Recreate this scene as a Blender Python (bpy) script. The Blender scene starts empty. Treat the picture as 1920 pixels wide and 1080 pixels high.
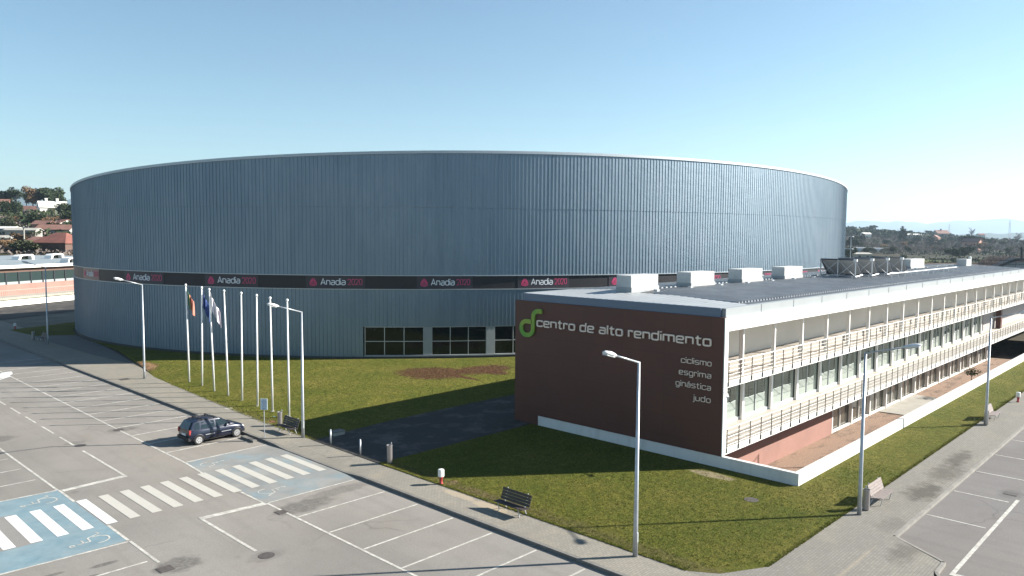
import bpy, bmesh, math, random
from mathutils import Vector, Matrix
random.seed(7)
# ---------------------------------------------------------------- camera, world, sun, exposure
SC = bpy.context.scene
COL = SC.collection
R_ = math.radians
H = 13.0
FPX = 1429.94
CR = Matrix(((0.68980738, 0.0444711, -0.72262584), (-0.72395614, 0.0524327, -0.6878505), (0.00729976, 0.99763377, 0.06836359)))
cam_d = bpy.data.cameras.new('camera'); cam = bpy.data.objects.new('camera', cam_d); COL.objects.link(cam)
cam_d.sensor_width = 36; cam_d.lens = FPX * 36 / 1920; cam_d.clip_start = 0.5; cam_d.clip_end = 60000
cam.matrix_world = Matrix.Translation((0, 0, H)) @ CR.to_4x4()
SC.camera = cam
SUN_AZ, SUN_EL = R_(-38.5), R_(28.6)
SV = Vector((math.cos(SUN_AZ) * math.cos(SUN_EL), math.sin(SUN_AZ) * math.cos(SUN_EL), math.sin(SUN_EL)))
W = bpy.data.worlds.new('World'); SC.world = W; W.use_nodes = True
wn = W.node_tree.nodes; wl = W.node_tree.links; wn.clear()
sky = wn.new('ShaderNodeTexSky'); sky.sky_type = 'NISHITA'; sky.sun_disc = False
sky.sun_elevation = SUN_EL; sky.sun_rotation = math.pi / 2 - SUN_AZ
sky.air_density = 1.2; sky.dust_density = 0; sky.ozone_density = 2.0; sky.altitude = 1200
bg = wn.new('ShaderNodeBackground'); bg.inputs['Strength'].default_value = 0.05
wo = wn.new('ShaderNodeOutputWorld'); tint = wn.new('ShaderNodeMix'); tint.data_type = 'RGBA'; tint.blend_type = 'MULTIPLY'; tint.inputs['Factor'].default_value = 1; tint.inputs['B'].default_value = (.94, 1.07, 1.05, 1)
wl.new(sky.outputs[0], tint.inputs['A']); wl.new(tint.outputs['Result'], bg.inputs[0]); wl.new(bg.outputs[0], wo.inputs[0])
sun_d = bpy.data.lights.new('sun', 'SUN'); sun_d.energy = 5.0; sun_d.angle = R_(0.5); sun_d.color = (1, 0.95, 0.87)
sun = bpy.data.objects.new('sun', sun_d); COL.objects.link(sun)
sun.rotation_euler = SV.to_track_quat('Z', 'Y').to_euler()
SC.view_settings.view_transform = 'Standard'; SC.view_settings.look = 'None'
SC.view_settings.exposure = 1.53; SC.view_settings.gamma = 1
try:
    SC.cycles.use_denoising = True; SC.cycles.volume_bounces = 0; SC.cycles.max_bounces = 6
except Exception: pass

def at(px, py, dep):
    """point seen at a pixel of the 1920 wide photo, dep metres along the view axis"""
    return CR @ Vector(((px - 960) / FPX * dep, -(py - 540) / FPX * dep, -dep)) + Vector((0, 0, H))
def onz(px, py, z=0.0):
    r = CR @ Vector((px - 960, -(py - 540), -FPX)); t = (z - H) / r.z
    return Vector((r.x * t, r.y * t, z))

# ---------------------------------------------------------------- mesh builder
class MB:
    def __init__(s): s.v = []; s.f = []; s.m = []; s.mi = 0; s.uv = None
    def add(s, vs, fs):
        b = len(s.v); s.v += [tuple(v) for v in vs]; s.f += [tuple(b + i for i in f) for f in fs]; s.m += [s.mi] * len(fs)
    def box(s, x0, x1, y0, y1, z0, z1):
        s.add([(x, y, z) for z in (z0, z1) for y in (y0, y1) for x in (x0, x1)],
              [(0, 2, 3, 1), (4, 5, 7, 6), (0, 1, 5, 4), (2, 6, 7, 3), (0, 4, 6, 2), (1, 3, 7, 5)])
    def obox(s, c, ux, uy, uz, hx, hy, hz):
        c = Vector(c); vs = []
        for k in (-1, 1):
            for j in (-1, 1):
                for i in (-1, 1): vs.append(c + ux * (i * hx) + uy * (j * hy) + uz * (k * hz))
        s.add(vs, [(0, 2, 3, 1), (4, 5, 7, 6), (0, 1, 5, 4), (2, 6, 7, 3), (0, 4, 6, 2), (1, 3, 7, 5)])
    def bar(s, p, q, w, h=None):
        p = Vector(p); q = Vector(q); d = (q - p); L = d.length; d.normalize()
        up = Vector((0, 0, 1)) if abs(d.z) < .95 else Vector((0, 1, 0))
        a = d.cross(up).normalized(); b = a.cross(d)
        s.obox((p + q) / 2, d, a, b, L / 2, w / 2, (h or w) / 2)
    def tube(s, pts, rs, n=8, caps=True):
        pts = [Vector(p) for p in pts]
        if not hasattr(rs, '__len__'): rs = [rs] * len(pts)
        b0 = len(s.v); d0 = None
        for i, p in enumerate(pts):
            d = (pts[min(i + 1, len(pts) - 1)] - pts[max(i - 1, 0)]).normalized()
            if d0 is None:
                a = d.cross(Vector((0, 0, 1)) if abs(d.z) < .9 else Vector((1, 0, 0))).normalized()
            else: a = (a - d * a.dot(d)).normalized()
            d0 = d; b = d.cross(a)
            for k in range(n):
                t = 2 * math.pi * k / n
                s.v.append(tuple(p + (a * math.cos(t) + b * math.sin(t)) * rs[i]))
        for i in range(len(pts) - 1):
            for k in range(n):
                k2 = (k + 1) % n
                s.f.append((b0 + i * n + k, b0 + i * n + k2, b0 + (i + 1) * n + k2, b0 + (i + 1) * n + k)); s.m.append(s.mi)
        if caps:
            s.f.append(tuple(b0 + k for k in reversed(range(n)))); s.m.append(s.mi)
            e = b0 + (len(pts) - 1) * n; s.f.append(tuple(e + k for k in range(n))); s.m.append(s.mi)
    def prism(s, poly, z0, z1):
        n = len(poly); vs = [(p[0], p[1], z0) for p in poly] + [(p[0], p[1], z1) for p in poly]
        s.add(vs, [tuple(reversed(range(n))), tuple(range(n, 2 * n))] + [(i, (i + 1) % n, n + (i + 1) % n, n + i) for i in range(n)])
    def quad(s, *p): s.add(p, [tuple(range(len(p)))])
    def rect(s, x0, x1, y0, y1, z): s.quad((x0, y0, z), (x1, y0, z), (x1, y1, z), (x0, y1, z))
    def build(s, name, mats, parent=None, smooth=False):
        me = bpy.data.meshes.new(name); me.from_pydata(s.v, [], s.f)
        if not isinstance(mats, (list, tuple)): mats = [mats]
        for m in mats: me.materials.append(m)
        if len(mats) > 1: me.polygons.foreach_set('material_index', s.m)
        if smooth: me.polygons.foreach_set('use_smooth', [True] * len(s.f))
        me.update(); o = bpy.data.objects.new(name, me); COL.objects.link(o)
        if parent: o.parent = parent
        return o
def tag(o, label=None, cat=None, group=None, kind=None):
    if label: o['label'] = label
    if cat: o['category'] = cat
    if group: o['group'] = group
    if kind: o['kind'] = kind
    return o
def empty(name, loc, label, cat, group=None, rz=0):
    o = bpy.data.objects.new(name, None); COL.objects.link(o); o.location = loc; o.rotation_euler = (0, 0, rz)
    o.empty_display_size = .3
    return tag(o, label, cat, group)
def children(o): return [c for c in bpy.data.objects if c.parent is o]
def copy_tree(o, loc, rz=None, label=None, parent=None):
    c = o.copy(); COL.objects.link(c)
    if parent: c.parent = parent
    else:
        c.location = loc
        if rz is not None: c.rotation_euler = (0, 0, rz)
        if label: c['label'] = label
    for ch in children(o): copy_tree(ch, None, parent=c)
    return c

# ---------------------------------------------------------------- materials
MATS = {}
def mat(name, c, rough=.7, metal=0.0, spec=.5, noise=None, bump=None, c2=None, coat=0, emit=None):
    """noise=(scale, amount) brightness variation; c2 second colour mixed by noise; bump=(scale, distance)"""
    m = bpy.data.materials.new(name); m.use_nodes = True; nt = m.node_tree; n = nt.nodes; l = nt.links
    b = n['Principled BSDF']; b.inputs['Roughness'].default_value = rough; b.inputs['Metallic'].default_value = metal
    b.inputs['Specular IOR Level'].default_value = spec; b.inputs['Coat Weight'].default_value = coat
    b.inputs['Base Color'].default_value = (*c, 1)
    geo = n.new('ShaderNodeNewGeometry')
    if noise or c2:
        sc, am = noise or (1, 1)
        t = n.new('ShaderNodeTexNoise'); t.inputs['Scale'].default_value = sc; t.inputs['Detail'].default_value = 5; t.inputs['Roughness'].default_value = .6
        l.new(geo.outputs['Position'], t.inputs['Vector'])
        r = n.new('ShaderNodeValToRGB'); r.color_ramp.elements[0].position = .5 - .22; r.color_ramp.elements[1].position = .5 + .22
        ca = tuple(max(0, x * (1 - am)) for x in c); cb = c2 or tuple(min(1, x * (1 + am)) for x in c)
        if c2: ca = c
        r.color_ramp.elements[0].color = (*ca, 1); r.color_ramp.elements[1].color = (*cb, 1)
        l.new(t.outputs['Fac'], r.inputs['Fac']); l.new(r.outputs['Color'], b.inputs['Base Color'])
    if bump:
        t2 = n.new('ShaderNodeTexNoise'); t2.inputs['Scale'].default_value = bump[0]; t2.inputs['Detail'].default_value = 4
        l.new(geo.outputs['Position'], t2.inputs['Vector'])
        bp = n.new('ShaderNodeBump'); bp.inputs['Distance'].default_value = bump[1]; bp.inputs['Strength'].default_value = 1
        l.new(t2.outputs['Fac'], bp.inputs['Height']); l.new(bp.outputs['Normal'], b.inputs['Normal'])
    MATS[name] = m; return m
class NG:
    """small node graph helper on an existing material"""
    def __init__(s, m):
        s.m = m; s.n = m.node_tree.nodes; s.l = m.node_tree.links; s.b = s.n['Principled BSDF']
        s.pos = s.n.new('ShaderNodeNewGeometry').outputs['Position']
    def noise(s, scale, detail=4, vec=None, rough=.55, stretch=None):
        v = vec or s.pos
        if stretch:
            mp = s.n.new('ShaderNodeMapping'); mp.inputs['Scale'].default_value = stretch[:3]
            if len(stretch) > 3: mp.inputs['Rotation'].default_value = (0, 0, stretch[3])
            s.l.new(v, mp.inputs['Vector']); v = mp.outputs[0]
        t = s.n.new('ShaderNodeTexNoise'); t.inputs['Scale'].default_value = scale; t.inputs['Detail'].default_value = detail; t.inputs['Roughness'].default_value = rough
        s.l.new(v, t.inputs['Vector']); return t.outputs['Fac']
    def ramp(s, f, *st):
        r = s.n.new('ShaderNodeValToRGB'); e = r.color_ramp.elements
        while len(e) < len(st): e.new(.5)
        for i, (p, c) in enumerate(st):
            e[i].position = p; e[i].color = (c, c, c, 1) if not hasattr(c, '__len__') else (*c, 1)
        s.l.new(f, r.inputs['Fac']); return r.outputs['Color']
    def mix(s, f, a, b, mode='MIX'):
        x = s.n.new('ShaderNodeMix'); x.data_type = 'RGBA'; x.blend_type = mode
        for sock, v in ((x.inputs['Factor'], f), (x.inputs['A'], a), (x.inputs['B'], b)):
            if hasattr(v, 'is_linked'): s.l.new(v, sock)
            elif hasattr(v, '__len__'): sock.default_value = (*v, 1)
            else: sock.default_value = v
        return x.outputs['Result']
    def math(s, op, a, b=0.0, c=None):
        x = s.n.new('ShaderNodeMath'); x.operation = op
        for i, v in enumerate((a, b, c)):
            if v is None: continue
            if hasattr(v, 'is_linked'): s.l.new(v, x.inputs[i])
            else: x.inputs[i].default_value = v
        return x.outputs[0]
    def xyz(s):
        x = s.n.new('ShaderNodeSeparateXYZ'); s.l.new(s.pos, x.inputs[0]); return x.outputs
    def spot(s, cx, cy, rx, ry, noise_amt=.5, scale=1.5):
        """1 inside a ragged ellipse on the ground"""
        o = s.xyz(); dx = s.math('DIVIDE', s.math('SUBTRACT', o[0], cx), rx); dy = s.math('DIVIDE', s.math('SUBTRACT', o[1], cy), ry)
        d = s.math('ADD', s.math('MULTIPLY', dx, dx), s.math('MULTIPLY', dy, dy))
        nz = s.math('MULTIPLY', s.math('SUBTRACT', s.noise(scale, 6, rough=.7), .5), noise_amt * 4)
        return s.ramp(s.math('MULTIPLY', s.math('ADD', d, nz), .7), (.1 if noise_amt > .7 else .38, 1.0), (.75, 0.0))
    def color(s, c): s.l.new(c, s.b.inputs['Base Color'])
    def bump(s, h, dist=.02, strength=1):
        x = s.n.new('ShaderNodeBump'); x.inputs['Distance'].default_value = dist; x.inputs['Strength'].default_value = strength
        s.l.new(h, x.inputs['Height']); s.l.new(x.outputs[0], s.b.inputs['Normal'])

# asphalt of the car parks
def asphalt(name, base, dark_spots=()):
    m = mat(name, base, .9, spec=.25); g = NG(m)
    c = g.ramp(g.noise(.14, 5), (.35, tuple(x * .86 for x in base)), (.65, tuple(x * 1.13 for x in base)))
    c = g.mix(g.ramp(g.noise(.05, 3, stretch=(1, .35, 1)), (.45, 0), (.62, .4)), c, tuple(x * f for x, f in zip(base, (1.16, 1.07, .95))))
    c = g.mix(g.ramp(g.noise(.9, 6, rough=.7), (.54, 0), (.78, .38)), c, tuple(x * .62 for x in base))
    c = g.mix(g.ramp(g.noise(14, 3, rough=.8), (.35, .34), (.55, 0)), c, tuple(x * .55 for x in base))
    c = g.mix(g.ramp(g.noise(22, 2, rough=.8), (.52, 0), (.72, .35)), c, tuple(x * 1.5 for x in base))
    c = g.mix(g.ramp(g.noise(1.0, 4, stretch=(1.6, .09, 1)), (.5, 0), (.7, .3)), c, tuple(x * .7 for x in base))
    c = g.mix(g.ramp(g.noise(.35, 5, rough=.75), (.55, 0), (.7, .35)), c, tuple(x * f for x, f in zip(base, (.86, .78, .7))))
    o = g.xyz()
    vz = g.n.new('ShaderNodeTexVoronoi'); vz.feature = 'DISTANCE_TO_EDGE'; vz.inputs['Scale'].default_value = .11
    wv = g.n.new('ShaderNodeVectorMath'); wv.operation = 'ADD'
    tn = g.n.new('ShaderNodeTexNoise'); tn.inputs['Scale'].default_value = .6; g.l.new(g.pos, tn.inputs['Vector'])
    g.l.new(g.pos, wv.inputs[0]); g.l.new(tn.outputs['Color'], wv.inputs[1]); g.l.new(wv.outputs[0], vz.inputs['Vector'])
    c = g.mix(g.math('MULTIPLY', g.ramp(vz.outputs['Distance'], (0, 1), (.006, 0)), g.ramp(g.noise(.2, 2), (.5, 0), (.6, .5))), c, tuple(x * .45 for x in base))
    v2 = g.n.new('ShaderNodeTexVoronoi'); v2.inputs['Scale'].default_value = .42; v2.inputs['Randomness'].default_value = 1; g.l.new(wv.outputs[0], v2.inputs['Vector'])
    c = g.mix(g.math('MULTIPLY', g.ramp(v2.outputs['Distance'], (.02, .4), (.14, 0)), g.ramp(g.noise(.4, 3), (.5, 0), (.56, 1))), c, tuple(x * .4 for x in base))
    for (cx, cy, rx, ry, am) in dark_spots:
        c = g.mix(g.math('MULTIPLY', g.math('MULTIPLY', g.spot(cx, cy, rx * 1.15, ry * 1.15, .6, 3.0), g.ramp(g.noise(6, 5, rough=.8), (.35, .35), (.6, 1))), am), c, tuple(x * .3 for x in base))
    g.color(c); g.bump(g.noise(60, 2), .004)
    return m
M_ASPH = asphalt('asphalt', (.215, .2, .18), [(19.2, 32.2, 1.5, .75, .7), (21.8, 32.9, 2.0, .5, .5), (12.3, 29.9, .9, .7, .75), (10.2, 32.0, .55, .16, .8), (9.2, 31.2, .6, .14, .8), (8.5, 32.4, .4, .12, .7), (18.5, 53.6, .9, .6, .6), (2.2, 40, 1.8, .5, .5), (15.1, 28.2, .7, .5, .35), (12.0, 56.5, 1.0, .8, .6), (15.2, 52.2, .6, .4, .4)])
M_ASPH2 = asphalt('asphalt_grey', (.155, .145, .138), [(45.9, 7.9, .8, .6, .4)])
def paving(name, base, spots=(), light=()):
    m = mat(name, base, .9, spec=.25); g = NG(m)
    br = g.n.new('ShaderNodeTexBrick'); br.inputs['Scale'].default_value = 1; br.inputs['Brick Width'].default_value = .22; br.inputs['Row Height'].default_value = .12
    br.inputs['Mortar Size'].default_value = .012; br.inputs['Color1'].default_value = (*[x * 1.06 for x in base], 1); br.inputs['Color2'].default_value = (*[x * .88 for x in base], 1)
    br.inputs['Mortar'].default_value = (*[x * .72 for x in base], 1); g.l.new(g.pos, br.inputs['Vector'])
    c = br.outputs['Color']
    c = g.mix(g.ramp(g.noise(.3, 5, rough=.65), (.42, .0), (.7, .45)), c, tuple(x * .7 for x in base))
    c = g.mix(g.ramp(g.noise(.5, 5, rough=.7, stretch=(1, 1, 1)), (.5, .0), (.75, .4)), c, tuple(x * f for x, f in zip(base, (1.25, 1.18, 1.0))))
    for (cx, cy, rx, ry, am) in spots: c = g.mix(g.math('MULTIPLY', g.spot(cx, cy, rx * 1.25, ry * 1.25, .75, 1.6), am), c, (.055, .048, .04))
    for (cx, cy, rx, ry, am) in light: c = g.mix(g.math('MULTIPLY', g.spot(cx, cy, rx, ry, .5, 2.5), am), c, (.42, .33, .22))
    g.color(c); g.bump(br.outputs['Fac'], .006, .6)
    return m
M_PAVE = paving('paving', (.245, .224, .186), [], [(25.35, 27.6, .3, 1.3, .45), (25.3, 25.4, .4, 1.3, .5)])
M_PAVE2 = paving('paving_grey', (.21, .197, .171), [(42.5, 11.1, 1.7, .75, .75), (47.0, 11.2, 2.0, .7, .6), (50.5, 11.4, 2.0, .5, .7), (36.6, 10.8, 1.2, .5, .3), (33.6, 9.4, 1.3, .5, .45)], [(30.5, 10.5, 3.2, .1, .2)])
# lawn
def lawn_mat():
    m = mat('lawn_grass', (.06, .08, .014), .95, spec=.1); g = NG(m)
    c = g.ramp(g.noise(.22, 5), (.32, (.105, .122, .015)), (.5, (.155, .152, .023)), (.68, (.22, .185, .042)))
    c = g.mix(g.ramp(g.noise(1.7, 5, rough=.7), (.4, .45), (.6, 0)), c, (.06, .09, .01))
    c = g.mix(g.ramp(g.noise(1.0, 4, stretch=(.5, 2.4, 1, R_(-20))), (.5, 0), (.7, .5)), c, (.19, .165, .04))
    c = g.mix(g.ramp(g.noise(6.5, 4, rough=.8), (.36, .8), (.58, 0)), c, (.036, .05, .008))
    c = g.mix(g.ramp(g.noise(11, 4, rough=.85), (.5, 0), (.7, .6)), c, (.24, .21, .07))
    for a in [(45.6, 53.6, 3.4, 3.8), (50.2, 51.6, 3.6, 2.4), (46.2, 49.8, .4, 2.2), (50, 49.6, 1.1, 1.6)]:
        c = g.mix(g.math('MULTIPLY', g.spot(*a, .45, 1.6), .92), c, g.ramp(g.noise(3.5, 4), (.35, (.05, .024, .013)), (.65, (.125, .062, .035))))
    for a in [(26.1, 27.2, .55, 1.6), (26.0, 24.9, .45, 1.2), (26.3, 29.4, .5, .4)]:
        c = g.mix(g.spot(*a, .45, 2.6), c, g.ramp(g.noise(4, 4), (.4, (.13, .07, .04)), (.6, (.3, .22, .14))))
    c = g.mix(g.spot(37.3, 20.3, .5, 1.4, .5, 3), c, (.3, .25, .15))
    c = g.mix(g.spot(28.0, 76.5, 1.6, 3.2, .3, 1.2), c, g.ramp(g.noise(2, 4), (.4, (.2, .11, .055)), (.6, (.32, .2, .11))))
    # worn strip along the pavement edge
    o = g.xyz(); e = g.math('ADD', g.math('SUBTRACT', o[0], 25.9), g.math('MULTIPLY', g.noise(1.4, 4), -1.2))
    c = g.mix(g.ramp(e, (0.0, .7), (.35, 0)), c, (.12, .105, .04))
    g.color(c); g.bump(g.math('ADD', g.noise(14, 4, rough=.85), g.math('MULTIPLY', g.noise(1.8, 3), 2.0)), .16, 1)
    return m
M_LAWN = lawn_mat()
M_GROUND = mat('earth', (.16, .14, .11), .95, noise=(.3, .3), spec=.2)
M_LINE = mat('road_paint', (.56, .54, .48), .8); g = NG(M_LINE)
g.color(g.mix(g.ramp(g.noise(3.5, 6, rough=.75), (.42, .9), (.66, 0)), (.56, .54, .48), (.29, .275, .245)))
M_ZEBRA = mat('crossing_paint', (.42, .4, .35), .7); g = NG(M_ZEBRA)
g.color(g.mix(g.ramp(g.noise(1.3, 7, rough=.75), (.5, 0), (.72, .6)), (.42, .4, .35), (.36, .34, .3)))
def bluepaint(name, fac):
    m = mat(name, (.1, .25, .33), .8); g = NG(m)
    asp = g.ramp(g.noise(.5, 5), (.35, (.18, .17, .155)), (.65, (.25, .235, .21)))
    bl = g.ramp(g.noise(1.2, 5, rough=.7), (.35, (.105, .19, .23)), (.65, (.17, .255, .285)))
    f = g.ramp(g.noise(.55, 7, rough=.72), *fac)
    g.color(g.mix(f, asp, bl)); return m
M_BLUE = bluepaint('blue_bay_paint', ((.3, .97), (.6, .72)))
M_BLUE2 = bluepaint('faded_blue_bay_paint', ((.42, .05), (.52, .22), (.66, .6)))
M_KERB = mat('kerb_stone', (.15, .14, .125), .85, noise=(2, .25))
M_KERB2 = mat('side_kerb_stone', (.2, .187, .165), .85, noise=(1.5, .25))
M_CONC = mat('pale_concrete', (.33, .31, .27), .85, noise=(.8, .15))
M_CONCD = mat('shade_darkened_apron', (.12, .112, .098), .85, noise=(.8, .15))  # pale concrete with the arena's shade darkened into its colour
M_WHITE = mat('white_render', (.8, .78, .74), .7); g = NG(M_WHITE)
g.color(g.mix(g.ramp(g.noise(.6, 5, stretch=(1, 1, .25)), (.55, 0), (.8, .35)), (.8, .78, .74), (.6, .56, .5)))
M_WALLW = mat('weathered_white_wall', (.66, .64, .6), .8); g = NG(M_WALLW)
o_ = g.xyz(); tp = g.ramp(g.math('ADD', o_[2], g.math('MULTIPLY', g.noise(3, 4), .06)), (.655, 0), (.67, 1))
cc = g.mix(g.ramp(g.noise(.9, 6, rough=.75, stretch=(1, 1, .2)), (.5, 0), (.75, .6)), (.66, .64, .6), (.4, .37, .32))
g.color(g.mix(g.math('MULTIPLY', tp, g.ramp(g.noise(2.5, 5, rough=.7), (.4, .2), (.65, .9))), cc, (.42, .41, .4)))
M_BEIGE = mat('balcony_wall_render', (.62, .575, .51), .8, noise=(.35, .05))
M_FLOOR = mat('balcony_floor', (.39, .355, .31), .7, noise=(1.2, .08))
M_BROWN = mat('brown_cladding', (.085, .035, .024), .5, spec=.4); g = NG(M_BROWN)
br = g.n.new('ShaderNodeTexBrick'); br.inputs['Scale'].default_value = 1; br.inputs['Brick Width'].default_value = 3.05; br.inputs['Row Height'].default_value = 1.22
br.offset = 0; br.inputs['Mortar Size'].default_value = .012; br.inputs['Color1'].default_value = (.112, .041, .027, 1); br.inputs['Color2'].default_value = (.1, .037, .025, 1); br.inputs['Mortar'].default_value = (.07, .027, .019, 1)
sx = g.n.new('ShaderNodeCombineXYZ'); o_ = g.xyz(); g.l.new(o_[1], sx.inputs[0]); g.l.new(o_[2], sx.inputs[1]); g.l.new(sx.outputs[0], br.inputs['Vector'])
g.color(g.mix(g.ramp(g.noise(.5, 4), (.4, .25), (.65, 0)), br.outputs['Color'], (.06, .026, .02)))
M_PINK = mat('pink_basement_wall', (.28, .15, .12), .8, noise=(.5, .12))
M_GRAVEL = mat('gravel', (.3, .2, .14), .95); g = NG(M_GRAVEL)
c = g.ramp(g.noise(14, 4, rough=.8), (.32, (.1, .062, .045)), (.5, (.27, .175, .12)), (.7, (.4, .29, .21)))
g.color(g.mix(g.ramp(g.noise(.9, 6, rough=.75, stretch=(.45, 1, 1)), (.5, 0), (.64, .75)), c, (.075, .055, .04))); g.bump(g.noise(20, 3), .04)
M_CLAD = mat('grey_metal_cladding', (.33, .375, .40), .5, metal=.8); g = NG(M_CLAD)
c = g.ramp(g.noise(.05, 4), (.35, (.19, .245, .29)), (.65, (.245, .3, .345)))
c = g.mix(g.ramp(g.noise(1.1, 3, stretch=(1, 1, .25)), (.4, .25), (.65, 0)), c, (.145, .21, .27)); c = g.mix(g.ramp(g.noise(1.3, 4, rough=.7, stretch=(1, 1, .06)), (.48, 0), (.7, .35)), c, (.11, .16, .205)); g.color(c); g.bump(g.noise(1.6, 3), .03, .6)
M_STEEL = mat('galvanised_steel', (.42, .44, .46), .45, metal=.6, noise=(3, .12))
M_TRIM = mat('light_metal_trim', (.5, .52, .53), .4, metal=.5)
M_TRIMA = mat('arena_trim', (.42, .45, .47), .5, metal=.9)
M_PARA = mat('roof_edge_metal', (.27, .29, .295), .6, metal=.1, noise=(.6, .06))
M_PARAB = mat('roof_edge_metal_gable', (.13, .17, .23), .5, metal=.5)
M_ROOF = mat('dark_roof_sheet', (.06, .065, .072), .55, metal=.1, noise=(.5, .2))
M_ROOFL = mat('pale_roof_sheet', (.31, .325, .33), .5, metal=.2, noise=(.5, .1))
M_BAND = mat('band_black', (.012, .011, .014), .5, noise=(.5, .2))
M_BANNER = mat('banner_print', (.036, .031, .04), .45, noise=(.7, .15))
M_PINKL = mat('banner_pink', (.62, .06, .17), .5)
M_WHITEL = mat('banner_white', (.7, .72, .76), .5)
M_LETTER = mat('steel_letters', (.85, .7, .58), .5)
M_GREEN = mat('green_emblem', (.17, .36, .035), .45); g = NG(M_GREEN)
g.color(g.ramp(g.noise(.9, 1), (.4, (.11, .32, .03)), (.6, (.26, .36, .04))))
M_GLASSD = mat('dark_window_glass', (.006, .01, .008), .04, spec=.35)
M_GLASS = mat('reflective_glass', (.42, .5, .47), .02, metal=.9, spec=.8); g = NG(M_GLASS)
g.bump(g.noise(.8, 1, stretch=(1, 1, .3)), .012, 1)
M_GLASSC = mat('court_glass', (.09, .09, .075), .05, metal=.45, spec=.8)
M_FRAME = mat('window_frame', (.45, .47, .48), .4, metal=.4)
M_FLAGP = mat('flagpole_white', (.75, .75, .74), .35)
M_LAMPH = mat('lamp_head_grey', (.6, .61, .61), .4)
M_LENS = mat('lamp_lens', (.45, .47, .47), .1)
M_WOOD = mat('dark_bench_wood', (.045, .033, .03), .6, noise=(6, .3))
M_WOODG = mat('weathered_bench_wood', (.2, .165, .15), .7, noise=(6, .2))
M_BIN = mat('bin_steel', (.34, .31, .3), .35, metal=.6)
M_RED = mat('hydrant_red', (.36, .035, .03), .5)
M_WPL = mat('white_plastic', (.7, .7, .67), .4)
M_CAR = mat('dark_blue_car_paint', (.005, .009, .026), .3, metal=.2, coat=.5)
M_CARG = mat('car_glass', (.012, .02, .022), .06, spec=.7)
M_BLACK = mat('black_plastic', (.014, .014, .015), .55)
M_TYRE = mat('tyre_rubber', (.016, .016, .017), .85)
M_RIM = mat('alloy_rim', (.6, .6, .6), .3, metal=.7)
M_IRON = mat('cast_iron', (.07, .06, .055), .7, noise=(6, .3))
M_LOUV = mat('white_ductwork', (.5, .5, .48), .5, noise=(1.5, .08))
M_PANEL = mat('solar_panel_back', (.42, .43, .43), .5, metal=.1)
M_PANELF = mat('solar_panel_glass', (.01, .014, .03), .1, spec=.8)
M_SIGN = mat('sign_face', (.5, .58, .6), .5)
M_SIGNB = mat('sign_print', (.1, .25, .42), .5)
M_RAIL = mat('railing_steel', (.48, .46, .43), .4, metal=.4)
M_RAILP = mat('railing_post', (.23, .21, .18), .45, metal=.3)
M_TILE = mat('red_roof_tile', (.19, .07, .05), .8, noise=(.4, .25))
M_TILEP = mat('faded_roof_tile', (.2, .1, .075), .8, noise=(.4, .2))
M_HOUSEW = mat('white_house_wall', (.7, .67, .61), .8, noise=(.3, .06))
M_HOUSEG = mat('grey_house_wall', (.3, .29, .27), .85, noise=(.3, .15))
M_HOUSEP = mat('peach_house_wall', (.42, .22, .16), .8, noise=(.3, .1))
M_BRICKD = mat('brown_house_wall', (.11, .065, .05), .85, noise=(.3, .15))
M_DKWIN = mat('far_window', (.03, .035, .04), .2)

# ---------------------------------------------------------------- terrain, far ground
def sstep(a, b, x):
    t = max(0, min(1, (x - a) / (b - a))); return t * t * (3 - 2 * t)
HEAD = math.atan2(0.6878505, 0.72262584)
def terr(x, y):
    r = math.hypot(x, y); a = math.degrees(HEAD - math.atan2(y, x))      # + is to the right of the view
    while a > 180: a -= 360
    while a < -180: a += 360
    L = sstep(-14, -24, a) * sstep(-75, -50, a)
    z = L * (sstep(225, 330, r) * 8 + sstep(300, 620, r) * 18 - sstep(700, 1500, r) * 20)
    Rr = sstep(10, 20, a) * sstep(80, 55, a)
    z += Rr * (sstep(500, 1150, r) * (17 - 15 * sstep(22, 36, a)) - sstep(1300, 2600, r) * 8)
    z += (math.sin(x * .013) + math.sin(y * .017 + 1)) * 1.1 * sstep(240, 500, r)
    return z - .3
mb = MB(); rings = [120, 200, 225, 245, 265, 285, 305, 330, 360, 400, 450, 500, 560, 620, 700, 800, 900, 1000, 1150, 1300, 1600, 2000, 2600, 3500, 5000, 8000, 14000, 24000]; NA = 240
for r in rings:
    for k in range(NA):
        a = 2 * math.pi * k / NA; x, y = r * math.cos(a), r * math.sin(a); mb.v.append((x, y, terr(x, y)))
for i in range(len(rings) - 1):
    for k in range(NA):
        mb.f.append((i * NA + k, (i + 1) * NA + k, (i + 1) * NA + (k + 1) % NA, i * NA + (k + 1) % NA)); mb.m.append(0)
M_TERR = mat('countryside', (.07, .065, .035), .95, spec=.1); g = NG(M_TERR)
c = g.ramp(g.noise(.012, 6, rough=.7), (.35, (.032, .036, .017)), (.5, (.06, .05, .033)), (.65, (.085, .068, .045)))
g.color(g.mix(g.ramp(g.noise(.15, 5, rough=.8), (.4, .7), (.6, 0)), c, (.03, .033, .018)))
tag(mb.build('terrain', M_TERR, smooth=True), kind='structure')
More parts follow.
